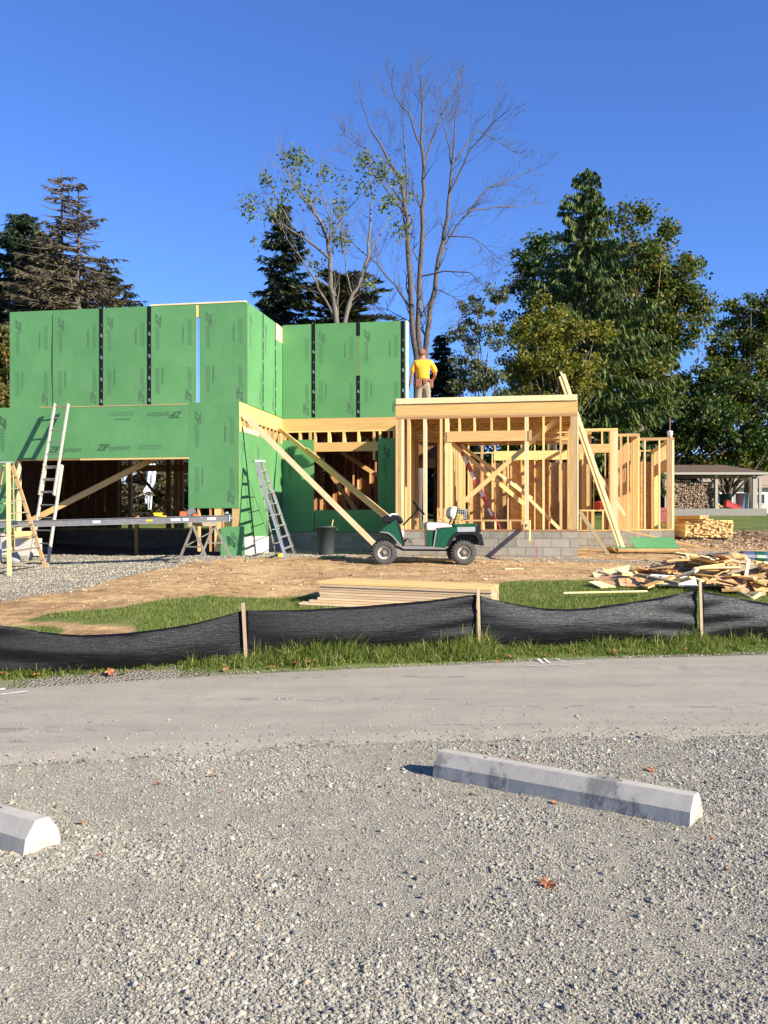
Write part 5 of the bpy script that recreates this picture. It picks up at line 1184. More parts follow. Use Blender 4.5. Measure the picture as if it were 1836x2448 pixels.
# red ladder inside the window bay, seen edge on
q1, q2 = P3(*at_v(c2, 1245, 1640, VC+1.0)), P3(*at_v(c2, 770, 655, VC+1.0)); dv = Vector((BS, BC, 0))*.42
RL = empty('red_ladder', q1, 'red fibreglass ladder leaning inside the framed window bay, seen edge on', 'ladder')
ladder('red', RL, q1, q1+dv, q2, q2+dv, 9, 'red_fg', .035, .085, rmat='alu')
for t in (.2, .42, .62, .8): 
    a = q1.lerp(q2, t); d = (q2-q1).normalized(); nn = d.cross(dv).normalized(); stick('white_sticker', a-dv.normalized()*.0195-d*.10, a-dv.normalized()*.0195+d*.10, .002, .07, 'white', RL, nn)
# cleats: dark trestle and scaffold plank
TR_ = empty('metal_trestle', on_ground(*c6(1000, 1330)), 'worn metal trestle holding the right end of the grey work plank', 'trestle')
fl = [on_ground(*c6(830, 1360)), on_ground(*c6(1185, 1372)), on_ground(*c6(1085, 1292)), on_ground(*c6(1432, 1290))]
YA = (fl[0].y+fl[1].y)/2; YB = (fl[2].y+fl[3].y)/2
ap = [at(*c6(1003, 935), YA), at(*c6(1243, 928), YB)]
for i, a in ((0, ap[0]), (1, ap[0]), (2, ap[1]), (3, ap[1])): stick('leg', fl[i], a, .05, .04, 'steel_dark', TR_, Vector((0, -1, 0)))
for i, j, a, t in ((0, 1, ap[0], .45), (2, 3, ap[1], .45)): stick('crossbar', fl[i].lerp(a, t), fl[j].lerp(a, t), .03, .045, 'steel_dark', TR_, Vector((0, -1, 0)))
stick('crossbar', ap[0]+Vector((-.1, 0, .03)), ap[1]+Vector((.05, 0, .03)), .05, .09, 'wood_old', TR_); stick('brace_bar', fl[0].lerp(ap[0], .45), fl[2].lerp(ap[1], .8), .02, .02, 'steel_dark', TR_)
PA, PB = at(-70, 1256, YA+.1), at(548, 1239, YA+.15)
PK = empty('work_plank', PA, 'long grey aluminium work plank spanning from stepladder to trestle before the garage opening', 'plank')
zz = Vector((0, 0, 1)); pd = (PB-PA).normalized(); py_ = zz.cross(pd).normalized()
stick('side_rail', PA, PB, .008, .135, 'steel', PK); stick('side_rail', PA+py_*.44, PB+py_*.44, .008, .135, 'steel', PK); stick('deck', PA+py_*.22+zz*.063, PB+py_*.22+zz*.063, .43, .012, 'steel', PK)
stick('flange', PA-py_*.012+zz*.066, PB-py_*.012+zz*.066, .03, .006, 'alu', PK); stick('flange', PA-py_*.012-zz*.066, PB-py_*.012-zz*.066, .03, .006, 'alu', PK)
Lp = (PB-PA).length; k = 0; t = .1
rv = MB().lathe([(0, .006), (.010, .004), (.013, 0)], 8).mesh(M['alu'])
while t < Lp-.1:
    c = PA+pd*t-py_*.0045+zz*(.025 if k % 2 else -.02); put('rivet', rv, Matrix.Translation(c) @ Matrix.Rotation(R(90), 4, 'X'), PK); t += .165; k += 1
for px_, m_, w_ in ((356, 'yellow', .07), (419, 'white', .10), (443, 'white', .06), (505, 'white', .09), (230, 'white', .08)):
    tt = (at(px_, 1243, PA.y)-PA).dot(pd); c = PA+pd*tt-py_*.0055+zz*.0; stick('sticker', c-pd*w_, c+pd*w_, .002, .05 if m_ == 'white' else .04, m_, PK)
stick('end_cap', PB+pd*.004+zz*0, PB+pd*.012+py_*.0, .05, .13, 'white', PK); stick('end_bar', PB+pd*.05, PB+pd*.05+py_*.44, .03, .03, 'alu', PK)
# tools lying on the plank
def tool(px, Y, label, name, cat, pieces, top):
    c = at(px, 1240, Y); c.z = top; root = empty(name, c, label, cat)
    for nm, b, m_ in pieces: MB().box(*b).build(nm, M[m_], root, Matrix.Translation(c))
    return root, c
ptop = lambda px: (PA+pd*((at(px, 1240, PA.y)-PA).dot(pd))).z+.0695
rt, c = tool(382, PA.y+.15, 'yellow cordless drill lying on the grey work plank', 'cordless_drill', 'drill', [('motor_body', (-.13, .06, -.04, .04, .02, .09), 'yellow'), ('handle', (-.02, .14, -.02, .02, .0, .03), 'yellow'), ('battery', (-.17, -.11, -.045, .045, .0, .06), 'black')], ptop(382))
MB().lathe([(.0, .0), (.024, .0), (.03, .03), (.02, .07), (.006, .075), (.005, .12)], 10).build('chuck', M['black'], rt, Matrix.Translation(c+Vector((.06, 0, .055))) @ Matrix.Rotation(R(90), 4, 'Y'))
rt, c = tool(450, PA.y+.18, 'orange circular saw resting on the plank near the trestle', 'circular_saw', 'saw', [('motor_body', (-.17, -.02, -.05, .06, .01, .10), 'orange'), ('handle', (-.12, .10, -.02, .02, .10, .135), 'black'), ('base_plate', (-.16, .18, -.07, .08, 0, .008), 'steel')], ptop(450))
MB().lathe([(.0, -.02), (.09, -.02), (.092, .0), (.09, .02), (.0, .02)], 20).build('blade_guard', M['steel'], rt, Matrix.Translation(c+Vector((.08, -.03, .085))) @ Matrix.Rotation(R(90), 4, 'X'))
rt, c = tool(468, PA.y+.12, 'small orange tool case at the right end of the plank', 'tool_case', 'case', [('case_body', (-.05, .06, -.05, .05, 0, .05), 'orange'), ('lid', (-.052, .062, -.052, .052, .051, .065), 'black')], ptop(468))
# long narrow scrap of green sheathing leaning at the garage corner
sp = [P3(*at_v(z1, x, y, -.12)) for x, y in ((1250, 1490), (1388, 1492), (1381, 1322), (1246, 1330))]; nz = Vector((-BS, -BC, 0))
def plate(pts, th, nrm, mats, name='board_face'):
    mb = MB(); n = len(pts); mb.add(list(pts)+[p-nrm*th for p in pts], [tuple(range(n))]+[tuple(range(2*n-1, n-1, -1))]+[(i, i+n, (i+1) % n+n, (i+1) % n) for i in range(n)]); mb.mi = [0]+[1]*(n+1); return mb.mesh(mats, False, name)
o = put('sheathing_scrap', plate([sp[0], sp[1], sp[2]+Vector((0, .10, 0)), sp[3]+Vector((0, .10, 0))], .011, nz, [M['zip'], M['osb']]))
tag(o, 'square green sheathing scrap leaning at the foot of the garage corner', 'board')
lt = text_mesh('ZIP', .22, M['ink_pale'], .42, .006, .92); up = Vector((0, 0, 1)); a = P3(*at_v(z1, 1345, 1440, -.125)); Mx = Matrix((up, Vector((-BC, BS, 0)), up.cross(Vector((-BC, BS, 0))))).transposed().to_4x4(); Mx.translation = a+Vector((0, -.0, 0)); o['label'] = o['label']; put('printed_lettering', lt, Mx, o)

# bin, green off-cut, small things by the wall
def drum(name, label, cat, c, r0, r1, h, mat, lid=None, rimh=.04, lidmat=None):
    root = empty(name, c, label, cat); T = Matrix.Translation(c)
    MB().lathe([(0, 0), (r0, 0), (r0*1.01, .02), (r1*.97, h-rimh), (r1, h-rimh), (r1*1.05, h-rimh+.005), (r1*1.05, h), (r1*.98, h), (r1*.94, h-.03), (r0*.9, .03), (0, .03)], 28).build('bin_body', M[mat], root, T, True)
    for s in (-1, 1):
        MB().tube([(s*r1*1.03, -.07, h-.06), (s*(r1+.05), -.06, h-.10), (s*(r1+.05), .06, h-.10), (s*r1*1.03, .07, h-.06)], .012, 6).build('handle', M[mat], root, T)
    if lid: MB().lathe([(r1*1.08, h+.004), (r1*1.08, h+.03), (r1*.9, h+.07), (0, h+.09)], 28).build('lid', M[lidmat or mat], root, T, True)
    return root
bp = on_ground(779, 1321); bp.y = min(bp.y, 22.6); bp = Vector(((779-CX)/FPX*bp.y, bp.y, hgt((779-CX)/FPX*bp.y, bp.y)))
drum('dustbin', 'dark grey plastic dustbin in the shade below the window opening', 'bin', bp, .19, .245, .70, 'bin')
tag(stick('wood_offcut', bp+Vector((.05, .02, .1)), bp+Vector((.17, .05, .86)), .06, .02, 'wood'), 'short pale stick poking out of the dark dustbin', 'wood offcut')
def slab(name, c, sx, sy, sz, mat, yaw=0, rx=0, ry=0, label=None, cat=None, group=None, parent=None):
    o = MB().box(-sx/2, sx/2, -sy/2, sy/2, -sz/2, sz/2).build(name, M[mat] if isinstance(mat, str) else mat, parent, Matrix.Translation(c) @ Euler((rx, ry, yaw)).to_matrix().to_4x4()); 
    return tag(o, label, cat, group) if label else o
g_ = on_ground(796, 1336); slab('sheathing_scrap', g_+Vector((0, 0, .05)), .55, .34, .012, 'zip', .1, .05, 0, 'small green sheathing scrap lying on the dirt left of the cart', 'board')
g_ = on_ground(672, 1331); slab('nail_gun', g_+Vector((0, 0, .04)), .16, .08, .08, 'yellow', .4, 0, 0, 'small yellow tool lying at the foot of the silver stepladder', 'tool')
# things at the far left edge
g_ = on_ground(6, 1350)
ck = empty('drinks_cooler', g_, 'red drinks cooler with white base cut off by the left edge', 'cooler'); T = Matrix.Translation(g_+Vector((-.27, .1, 0)))
MB().lathe([(0, .35), (.16, .35), (.17, .5), (.17, .85), (.15, .92), (0, .95)], 20).build('cooler_body', M['red'], ck, T, True); MB().lathe([(0, 0), (.2, 0), (.2, .34), (0, .34)], 20).build('white_base', M['white'], ck, T, True)
g_ = on_ground(18, 1352); mb = MB().lathe([(0, 0), (.11, .0), (.15, .09), (.14, .20), (.08, .28), (.03, .33), (0, .33)], 14)
mb.v = [(x+.02*math.sin(9*y+z*20), y+.02*math.cos(11*x+z*15), z) for x, y, z in mb.v]
tag(mb.build('sack', simple('grey_sacking', (.34, .34, .36), .8, bump=.3), None, Matrix.Translation(g_+Vector((.02, .3, 0))), True), 'crumpled grey sack on the gravel behind the yellow stepladder', 'sack')
g_ = on_ground(*c5(300, 1350)); 
slab('timber_block', P3(gop+.22, VA-.10, .50), .34, .2, .16, 'wood', -BA+.2, 0, 0, 'pale timber block on the cream foundation behind the yellow stepladder', 'block')

# ------------------------------------------------------------------ lumber stacks 
LS = empty('lumber_stack', (0, 14.2, hgt(0, 14.2)), 'neat stack of long pine studs lying on the grass behind the black fence', 'lumber')
PL, PR = Vector((-.97, 14.3, .809)), Vector((1.49, 13.75, .748)); ax = (PR-PL).normalized(); dp = Vector((-ax.y, ax.x, 0)).normalized(); dp = dp if dp.y > 0 else -dp
Ls = 2.66; bm_ = MB().box(-Ls/2, Ls/2, -.0435, .0435, -.0175, .0175).mesh(M['stack_wood']); bmt = MB().box(-Ls/2, Ls/2, -.0435, .0435, -.0175, .0175).mesh(M['wood']); ztop = .0; NL = 10
rr = random.Random(4)
for L_ in range(NL):
    z = ztop-.019-L_*.0412
    for j in range(12):
        off = Ls/2+(-.03+rr.uniform(-.012, .012))-(.0 if L_ < 6 else (.0 if j > 1 else (.16 if L_ == 7 else (.30 if L_ >= 8 else .02)))); 
        if j > 0 and 1 < L_ < NL-1 and j < 11 and L_ % 1 == 0 and 1 < j < 10: 
            pass
        c = PL+ax*off+dp*(.045+j*.0895-(.10 if (L_ >= 8 and j == 0) else 0)-(.05 if L_ == 7 and j == 0 else 0)); c.z += z
        Mx = Matrix((ax, dp, ax.cross(dp))).transposed().to_4x4(); Mx.translation = c+Vector((0, 0, rr.uniform(-.0008, .0008)))-dp*rr.uniform(-.011, .011); put('board', bmt if L_ == 0 else bm_, Mx, LS)
for t in (.15, .85):
    c = PL+ax*Ls*t+dp*.54; zb = c.z-.0412*NL; g = hgt(c.x, c.y)-.05
    stick('bearer', Vector((c.x-dp.x*.5, c.y-dp.y*.5, (g+zb)/2)), Vector((c.x+dp.x*.5, c.y+dp.y*.5, (g+zb)/2)), .09, max(zb-g, .03), 'wood_old', LS)
g_ = on_ground(1694, 1293); g_.z = hgt(g_.x, g_.y)
LP = empty('lumber_pile', g_, 'chunky pile of pine boards with their ends facing the road at the far right', 'lumber')
x0, x1 = PX(1638, g_.y), PX(1757, g_.y); be = MB().box(-.0435, .0435, -1.2, 1.2, -.0185, .0185).mesh(M['wood']); tz = Matrix.Rotation(R(90), 4, 'Z')
bl_ = MB().box(-1.2, 1.2, -.0435, .0435, -.0185, .0185).mesh(M['wood']); ncol = int((x1-x0)/.091)
for j in range(ncol):
    fr = j/ncol; nl = int(13+(2 if .25 < fr < .55 else 0)+(1 if fr > .6 else 0)); zj = rr.uniform(0, .004)
    for L_ in range(nl):
        put('board', bl_, Matrix.Translation((x0+.045+j*.091+rr.uniform(-.004, .004), g_.y+1.2+rr.uniform(-.05, .05), g_.z+.13+zj+L_*.0395)) @ tz, LP)
for dy in (.3, 1.9): stick('bearer', (x0, g_.y+dy, g_.z+.05), (x1, g_.y+dy, g_.z+.05), .09, .1, 'wood_old', LP)
for j in range(3):
    for L_ in range(3): put('board', bl_, Matrix.Translation((x0+.42+j*.092, g_.y+1.0, g_.z+.13+.0395*(15+L_))) @ tz @ Matrix.Rotation(.03, 4, 'Z'), LP)
# sheathing stack beside the stepped foundation
g_ = on_ground(1552, 1324); zb = hgt(g_.x, g_.y); Yc = g_.y+.45; xa, xb = PX(1478, g_.y), PX(1640, g_.y)
PS = empty('sheathing_stack', (g_.x, Yc, zb), 'low stack of sheathing with curled green top sheets on the dirt at the right', 'lumber')
for k in range(7): slab('board', Vector(((xa+xb)/2+rr.uniform(-.02, .02), Yc+rr.uniform(-.02, .02), zb+.04+k*.0135)), xb-xa, .9, .012, 'osb', rr.uniform(-.01, .01), parent=PS)
slab('green_sheet', Vector(((xa+xb)/2-.1, Yc-.02, zb+.145)), xb-xa-.1, .88, .012, 'zip', .0, .02, 0, parent=PS)
slab('green_sheet', Vector(((xa+xb)/2+.25, Yc+.25, zb+.27)), xb-xa-.55, .62, .012, 'zip', .02, .42, .0, parent=PS)
mb = MB(); 
for k in range(5): mb.tube([(xa-.02-.02*k, Yc-.42, zb+.05+.02*k), (xa-.05-.03*k, Yc, zb+.06+.02*k), (xa-.02-.02*k, Yc+.42, zb+.05+.02*k)], .022, 6)
o = mb.build('curled_edge', M['wood_orange'], PS)
# boards leaning on the bay, dark prop, long plank to the ground
for k in range(4):
    a, b = at(1478+k*4.2, 1306+k*.6, 23.9+.03*(k % 2)), at(1337+k*3.6, 900-k*2+(-9 if k == 1 else 0), 23.3+.03*(k % 2))
    tag(stick('leaning_board', a, b, .045, .088, 'wood_pale', None, Vector((0, -1, 0))), ('leftmost', 'longest, second from the left', 'third from the left', 'rightmost')[k]+' of the four long white boards leaning on the framed bay', 'board', 'white boards leaning on the framed bay')
a = on_ground(1454, 1326); tag(stick('prop_board', a, at(1386, 1223, 21.45), .09, .038, 'wood_old', None, Vector((0, -1, 0))), 'board coloured dark for its shadow side, propped from the ground to the bay corner', 'board')  # shadow side painted in by the dark lumber colour
tag(stick('long_plank', at(1484, 1266, 26.3), on_ground(1672, 1309)+Vector((0, 0, .02)), .14, .038, 'wood_orange'), 'long thin plank sloping from the stepped foundation down to the gravel', 'plank')
# bits on the frame
pz = P3(uf1-.12, VF+.05, TP+.001); MB_ = MB().lathe([(0, 0), (.07, 0), (.085, .16), (.09, .17), (.07, .2), (0, .21)], 14)
tag(MB_.build('plastic_tub', M['white'], None, Matrix.Translation(pz), True), 'small white tub on the top plate of the last corner post', 'tub')
pz = P3(*at_v(c3, 812, 1366, VD+.03)); pz.z = OZ+sd_+.021
mb = MB().lathe([(0, 0), (.085, 0), (.105, .20), (.112, .20), (.112, .225), (0, .225)], 18); tag(mb.build('red_pail', M['red'], None, Matrix.Translation(pz+Vector((0, .03, 0))), True), 'small red pail standing on the window sill of the stepped wall', 'pail')
g_ = on_ground(1577, 1232); g_ = Vector((PX(1577, 48), 48, hgt(PX(1577, 48), 48)))
rb = empty('red_storage_box', g_, 'faded red storage box on the grass seen through the last stud bay', 'box'); MB().box(-.75, .75, 0, .9, .0, .55).build('box_body', simple('faded_red_paint', (.30, .07, .06), .6), rb, Matrix.Translation(g_)); MB().box(-.78, .78, -.03, .93, .555, .72).build('lid', simple('faded_red_lid', (.34, .08, .07), .6), rb, Matrix.Translation(g_))
g_ = Vector((PX(1601, 56), 56, hgt(PX(1601, 56), 56))); pl = empty('rusty_pole', g_, 'thin rusty pole rising behind the last corner post', 'pole'); MB().tube([g_, Vector((g_.x, 56, PZ(990, 56)))], .05, 8).build('shaft', simple('rust', (.20, .09, .05), .8), pl); MB().box(-.10, .10, -.05, .05, 0, .12).build('cap', simple('rust_cap', (.16, .08, .05), .8), pl, Matrix.Translation((g_.x, 56, PZ(990, 56))))

# ------------------------------------------------------------------ scrap heap at the right
def h6(x, y): return 1400+x/3.805, 1280+y/3.805
RH = random.Random(77)
M['white_board'] = simple('white_trim_board', (.78, .77, .74), .5, var=.04)
def heap(x, y):     # rough height of the heap
    return .46*math.exp(-((x-6.3)/1.5)**2-((y-17.2)/.9)**2)+.16*math.exp(-((x-4.9)/.9)**2-((y-16.5)/.6)**2)
GRP = 'wood scraps in the heap at the right'
def scrap(px, py, lift, sx, sy, sz, mat, yaw, rx, ry, label, name='scrap_board', Y=None):
    if Y is None: p = on_ground(px, py); 
    else: p = at(px, py, Y)
    z = (hgt(p.x, p.y)+lift) if Y is None else p.z
    return slab(name, Vector((p.x, p.y, z)), sx, sy, sz, mat, yaw, rx, ry, label, 'scrap', GRP)
key = [((200, 470), .05, .62, .34, .02, 'wood_pale', .5, .25, 0, 'pale flat plywood scrap nearest the grass at the left tip of the heap'),
 ((300, 362), .07, .85, .22, .03, 'white_board', .12, .3, -.05, 'wide white trim board at the upper left end of the heap'),
 ((458, 480), .10, .62, .22, .012, 'osb_dark', .05, .7, .05, 'small strand board offcut low in front at the left of the heap'),
 ((800, 485), .14, .78, .26, .04, 'white_board', -.1, .6, .05, 'white boxed trim piece just left of the third stake'),
 ((560, 430), .16, .70, .12, .038, 'wood', -.45, .1, -.12, 'slanting pine block behind the small strand board scrap'),
 ((1030, 385), .26, .85, .60, .012, 'osb_dark', -.5, .6, .1, 'middle strand board sheet lying in the heap behind the third stake'),
 ((1275, 450), .20, 1.0, .75, .012, 'osb_dark', -.25, .75, .08, 'largest strand board sheet in the front of the heap'),
 ((1400, 510), .10, .8, .5, .012, 'osb_dark', .3, .5, .15, 'lower strand board scrap right of the third stake'),
 ((930, 410), .30, .34, .24, .16, 'cardboard', .2, .1, 0, 'brown cardboard box crushed among the scraps'),
 ((380, 410), .16, .5, .26, .02, 'wood_pale', .8, .4, 0, 'pale pointed offcut above the pine block at the left of the heap'),
 ((1150, 480), .16, .62, .40, .02, 'wood_pale', -.6, .45, .1, 'pale pointed plywood scrap beside the third stake')]
for (q, lift, sx, sy, sz, mt, yaw, rx, ry, lb) in key: scrap(*h6(*q), lift, sx, sy, sz, mt, yaw, rx, ry, lb)
def rod(a, b, Ya, Yb, wd, th, mat, label, name='scrap_stick', up=Vector((0, -.4, 1))): return tag(stick(name, at(*h6(*a), Ya), at(*h6(*b), Yb), wd, th, mat, None, up), label, 'scrap', GRP)
rod((470, 358), (850, 440), 16.5, 15.9, .05, .06, 'wood_old', 'dark brown bar lying diagonally across the left half of the heap')
rod((1385, 165), (1650, 560), 17.6, 15.9, .30, .014, 'osb', 'long strand board strip leaning over the right side of the heap', up=Vector((0, -1, .2)))
rod((1482, 215), (1446, 440), 16.6, 16.4, .06, .03, 'wood_pale', 'pale stick standing nearly upright in the heap', up=Vector((0, -1, 0)))
rod((1110, 350), (1570, 300), 16.8, 16.9, .16, .04, 'wood_old', 'wide weathered plank lying level across the top of the heap', up=Vector((0, -1, .3)))
rod((1080, 340), (1190, 245), 16.9, 17.5, .09, .04, 'wood_pale', 'short pale stud pointing up behind the wide weathered plank')
rod((700, 290), (1060, 265), 17.6, 18.0, .10, .04, 'wood_orange', 'orange brown stud lying at the back left of the heap')
rod((740, 275), (900, 262), 17.9, 18.0, .30, .02, 'white_board', 'white strip lying at the far back left of the heap')
rod((1330, 480), (1560, 600), 16.0, 15.6, .05, .05, 'wood_old', 'dark stick sloping down at the front right of the heap')
rod((1515, 580), (1600, 525), 15.6, 15.7, .06, .03, 'wood_pale', 'tiny pale stake end at the lower right of the heap')
rod((1540, 255), (1630, 270), 17.9, 17.9, .09, .09, 'wood', 'round ended post piece at the back right of the heap')
rod((-200, 523), (560, 507), 15.3, 15.6, .035, .015, 'wood_pale', 'long thin batten on the grass left of the heap')
mats = [('wood', 'pine'), ('wood_pale', 'pale'), ('wood_pale', 'pale'), ('wood', 'pine'), ('wood_orange', 'orange brown'), ('wood_pale', 'pale'), ('osb_dark', 'strand board'), ('wood_old', 'grey brown'), ('cardboard', 'brown'), ('osb', 'orange flaked'), ('wood_orange', 'orange brown')]
for i in range(150):
    for _ in range(30):
        x = RH.gauss(6.4, 1.35); y = RH.gauss(17.0, .62)
        if 4.0 < x < 9.2 and 15.7 < y < 18.6: break
    hp = heap(x, y); m_, cn = mats[RH.randrange(11)]; z = hgt(x, y)+hp*RH.uniform(.35, 1.15)+.03
    if m_ in ('osb_dark', 'osb'): sx, sy, sz = RH.uniform(.25, .6), RH.uniform(.15, .4), .012
    elif m_ == 'white_board': sx, sy, sz = RH.uniform(.25, .7), RH.uniform(.10, .2), .022
    else: sx, sy, sz = RH.uniform(.2, .85), RH.choice((.05, .089, .14, .18, .24)), RH.choice((.038, .038, .018))
    zone = ('left' if x < 5.6 else ('right' if x > 7.2 else 'middle'))+(' front' if y < 16.9 else ' back'); cn = ('short ' if sx < .42 else 'long ')+cn
    slab('scrap_piece', Vector((x, y, z)), sx, sy, sz, m_, RH.uniform(-1.2, 1.2), RH.gauss(.12, .28), RH.gauss(0, .2), f'{cn} offcut mixed into the {zone} of the scrap heap', 'scrap', f'{cn} offcuts in the {zone} of the scrap heap')
g_ = at(1825, 1331, 18.6); tag(MB().tube([g_+Vector((-.45, 0, -.02)), g_+Vector((.9, .1, -.08))], [.14, .14], 14).build('wrap_roll', simple('dark_blue_wrap_roll', (.05, .07, .12), .5), None), 'dark roll of wrap with green band at the right edge behind the heap', 'roll')
tag(MB().tube([g_+Vector((-.20, .01, -.03)), g_+Vector((.0, .03, -.04))], [.143, .143], 14).build('green_wrap', M['green_paint'], None), 'green wrap band around the dark roll at the right edge', 'wrap')
g_ = on_ground(1228, 1361); slab('scrap_stick', g_+Vector((0, 0, .012)), .42, .05, .02, 'wood_pale', .35, 0, 0, 'lone pale stick on the dirt behind the grass strip', 'scrap')

# ------------------------------------------------------------------ woodshed and what stands round it
YS = 60.0
def s7(x, y): return 1560+x/6.011, 1050+y/6.011
def X7(x): return PX(s7(x, 0)[0], YS)
def Z7(y, Y=YS): return PZ(s7(0, y)[1], Y)
xl = X7(180); xr = X7(1625); gz = hgt(xl, YS)
SH = empty('woodshed', (xl, YS, gz), 'open woodshed with brown shingle roof and pale posts behind the lumber pile', 'shed')
ROOF = simple('brown_shingles', (.105, .066, .040), .95, var=.5, scale=9, bump=.4); PALEP = simple('weathered_cream_paint', (.36, .335, .27), .8, var=.12)
DS = 4.4
e0, e1 = X7(180)-.4, X7(1650); zr, ze = Z7(370, YS+DS/2), Z7(478)
mb = MB(); y0, ym, y1 = YS-.35, YS+DS/2, YS+DS+.35; rx0, rx1 = e0+1.5, e1-2.0
mb.add([(e0, y0, ze), (e1, y0, ze), (e1, y1, ze), (e0, y1, ze), (rx0, ym, zr), (rx1, ym, zr)], [(0, 1, 5, 4), (1, 2, 5), (2, 3, 4, 5), (3, 0, 4), (0, 3, 2, 1)]); mb.build('roof', ROOF, SH)
zf0 = Z7(512)
for a, b, c_, d in ((e0, e1, y0-.05, y0-.002), (e0, e1, y1+.002, y1+.05)): MB().box(a, b, c_, d, zf0, ze-.01).build('fascia', PALEP, SH)
MB().box(e1+.002, e1+.05, y0-.05, y1+.05, zf0, ze-.01).build('fascia', PALEP, SH)
zsl = Z7(997)
for x in (190, 915, 1455):
    MB().box(X7(x)-.085, X7(x)+.085, YS-.08, YS+.09, zsl, zf0-.001).build('post', PALEP, SH)
for x in (190, 900, 1540): MB().box(PX(s7(x, 0)[0], YS+DS)-.085, PX(s7(x, 0)[0], YS+DS)+.085, YS+DS-.1, YS+DS+.08, zsl, zf0-.001).build('post', PALEP, SH)
MB().box(X7(1595)-.085, X7(1595)+.085, YS+1.2, YS+1.37, zsl, zf0-.001).build('post', PALEP, SH)
MB().box(e0+.3, X7(1625), YS-.2, YS+DS+.2, gz-.6, zsl).build('slab', simple('pale_slab_concrete', (.24, .225, .19), .9), SH)
FW = empty('firewood_stack', (X7(300), YS+.4, zsl), 'big stack of split firewood filling the left half of the woodshed', 'firewood')
LOGM = NT('cut_log_ends'); v_ = LOGM.obj(); LOGM.col(LOGM.mix(LOGM.noise(v_, 4, 3), LOGM.ramp(LOGM.rnd(), [(0, (.13, .09, .06)), (.5, (.30, .20, .125)), (.8, (.46, .31, .19)), (1, (.58, .42, .29))]), (.22, .15, .10))); LOGM.set(.9)
lms = []
for i in range(5):
    n = 5+i % 3; r_ = random.Random(i); ring = [(math.cos(2*math.pi*k/n+.2*r_.random())*r_.uniform(.055, .085), math.sin(2*math.pi*k/n)*r_.uniform(.05, .08)) for k in range(n)]
    lms.append(MB().prism(ring, 0, .45).mesh(LOGM.m))
x = X7(322); row = 0; cnt = 0; zz_ = zsl+.07
while True:
    top = Z7(545)
    if zz_ > top-.02 or cnt > 285: break
    xe = X7(915)-.02-max(0, (zz_-zsl-1.2))*.25; x = X7(150)+.5+(row % 2)*.07
    while x < xe and cnt < 290:
        if x > X7(250) or True:
            put('log', lms[RH.randrange(5)], Matrix.Translation((x, YS+.25+RH.uniform(-.09, .06), zz_+RH.uniform(-.03, .03))) @ Matrix.Rotation(RH.uniform(0, 6.28), 4, 'Y'), FW); cnt += 1
        x += RH.uniform(.13, .165)
    zz_ += .125; row += 1
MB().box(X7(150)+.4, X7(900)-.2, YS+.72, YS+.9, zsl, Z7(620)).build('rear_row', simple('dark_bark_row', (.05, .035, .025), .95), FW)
drum('grey_drum', 'blue grey plastic drum standing in the right bay of the woodshed', 'drum', Vector((X7(1345), YS+.6, zsl)), .36, .43, 1.02, 'bluegrey')
M['dkgreen'] = simple('dark_green_plastic', (.02, .06, .045), .5)
drum('green_drum', 'dark green drum standing behind the blue grey drum in the woodshed', 'drum', Vector((X7(1180), YS+1.6, zsl)), .36, .42, 1.0, 'dkgreen')
rp_ = Vector((X7(1150), YS-.1, zsl)); sl = empty('red_sled', rp_, 'bright red plastic sled leaning on scraps in the woodshed', 'sled')
MB().prism([(-.45, .12), (-.40, .52), (-.3, .56), (-.1, .36), (.5, .10), (.56, .0), (.1, .0)], 0, .5).build('sled_tray', M['red'], sl, Matrix.Translation(rp_)); stick('sled_rim', rp_+Vector((-.38, -.01, .56)), rp_+Vector((.55, -.01, .08)), .03, .05, 'red', sl)
for i in range(9):
    c = Vector((X7(960+i*14), YS+RH.uniform(0, .3), zsl+.08+.05*(i % 3))); tag(stick('kindling_stick', c+Vector((-.3, 0, .22-.03*i)), c+Vector((.3, .1, -.05)), .07, .05, 'wood_orange'), 'split kindling stick lying between the firewood and the red sled', 'kindling', 'kindling between firewood and sled')
# pale house, chain-link fence behind the shed
def far_house(x0, x1, Y, ztop, label, wallc, roofc, wins):
    gz_ = hgt((x0+x1)/2, Y)-.3; root = empty('distant_house', ((x0+x1)/2, Y, gz_), label, 'house'); D = 8
    MB().box(x0, x1, Y, Y+D, gz_, ztop).build('wall', simple('far_wall', wallc, .8, var=.05), root); o_ = .5
    MB().add([(x0-o_, Y-o_, ztop+.002), (x1+o_, Y-o_, ztop+.002), (x1+o_, Y+D+o_, ztop+.002), (x0-o_, Y+D+o_, ztop+.002), (x0-o_, Y+D/2, ztop+1.5), (x1+o_, Y+D/2, ztop+1.5)], [(0, 1, 5, 4), (2, 3, 4, 5), (1, 2, 5), (3, 0, 4), (3, 2, 1, 0)]).build('roof', simple('far_roof', roofc, .9), root)
    for wx, wz, ww, wh in wins:
        f = MB().box(wx-ww/2-.08, wx+ww/2+.08, Y-.06, Y-.002, wz-.08, wz+wh+.08).build('window', M['white'], root); MB().box(wx-ww/2, wx+ww/2, Y-.075, Y-.062, wz, wz+wh).build('pane', simple('far_glass', (.03, .04, .05), .15), f)
    return root
Yh = 92; gh = hgt(PX(1760, Yh), Yh)
far_house(PX(1700, Yh), PX(1900, Yh), Yh, PZ(1166, Yh), 'cream house with low tan roof far behind the woodshed', (.62, .55, .44), (.36, .26, .17), [(PX(1815, Yh), gh+1.0, 1.0, .9), (PX(1772, Yh), gh+1.0, 1.2, .9), (PX(1725, Yh), gh+1.0, 1.0, .9)])
CF = empty('chain_link_fence', (PX(1760, 78), 78, hgt(PX(1760, 78), 78)), 'thin grey pipe fence between woodshed and the distant house', 'fence')
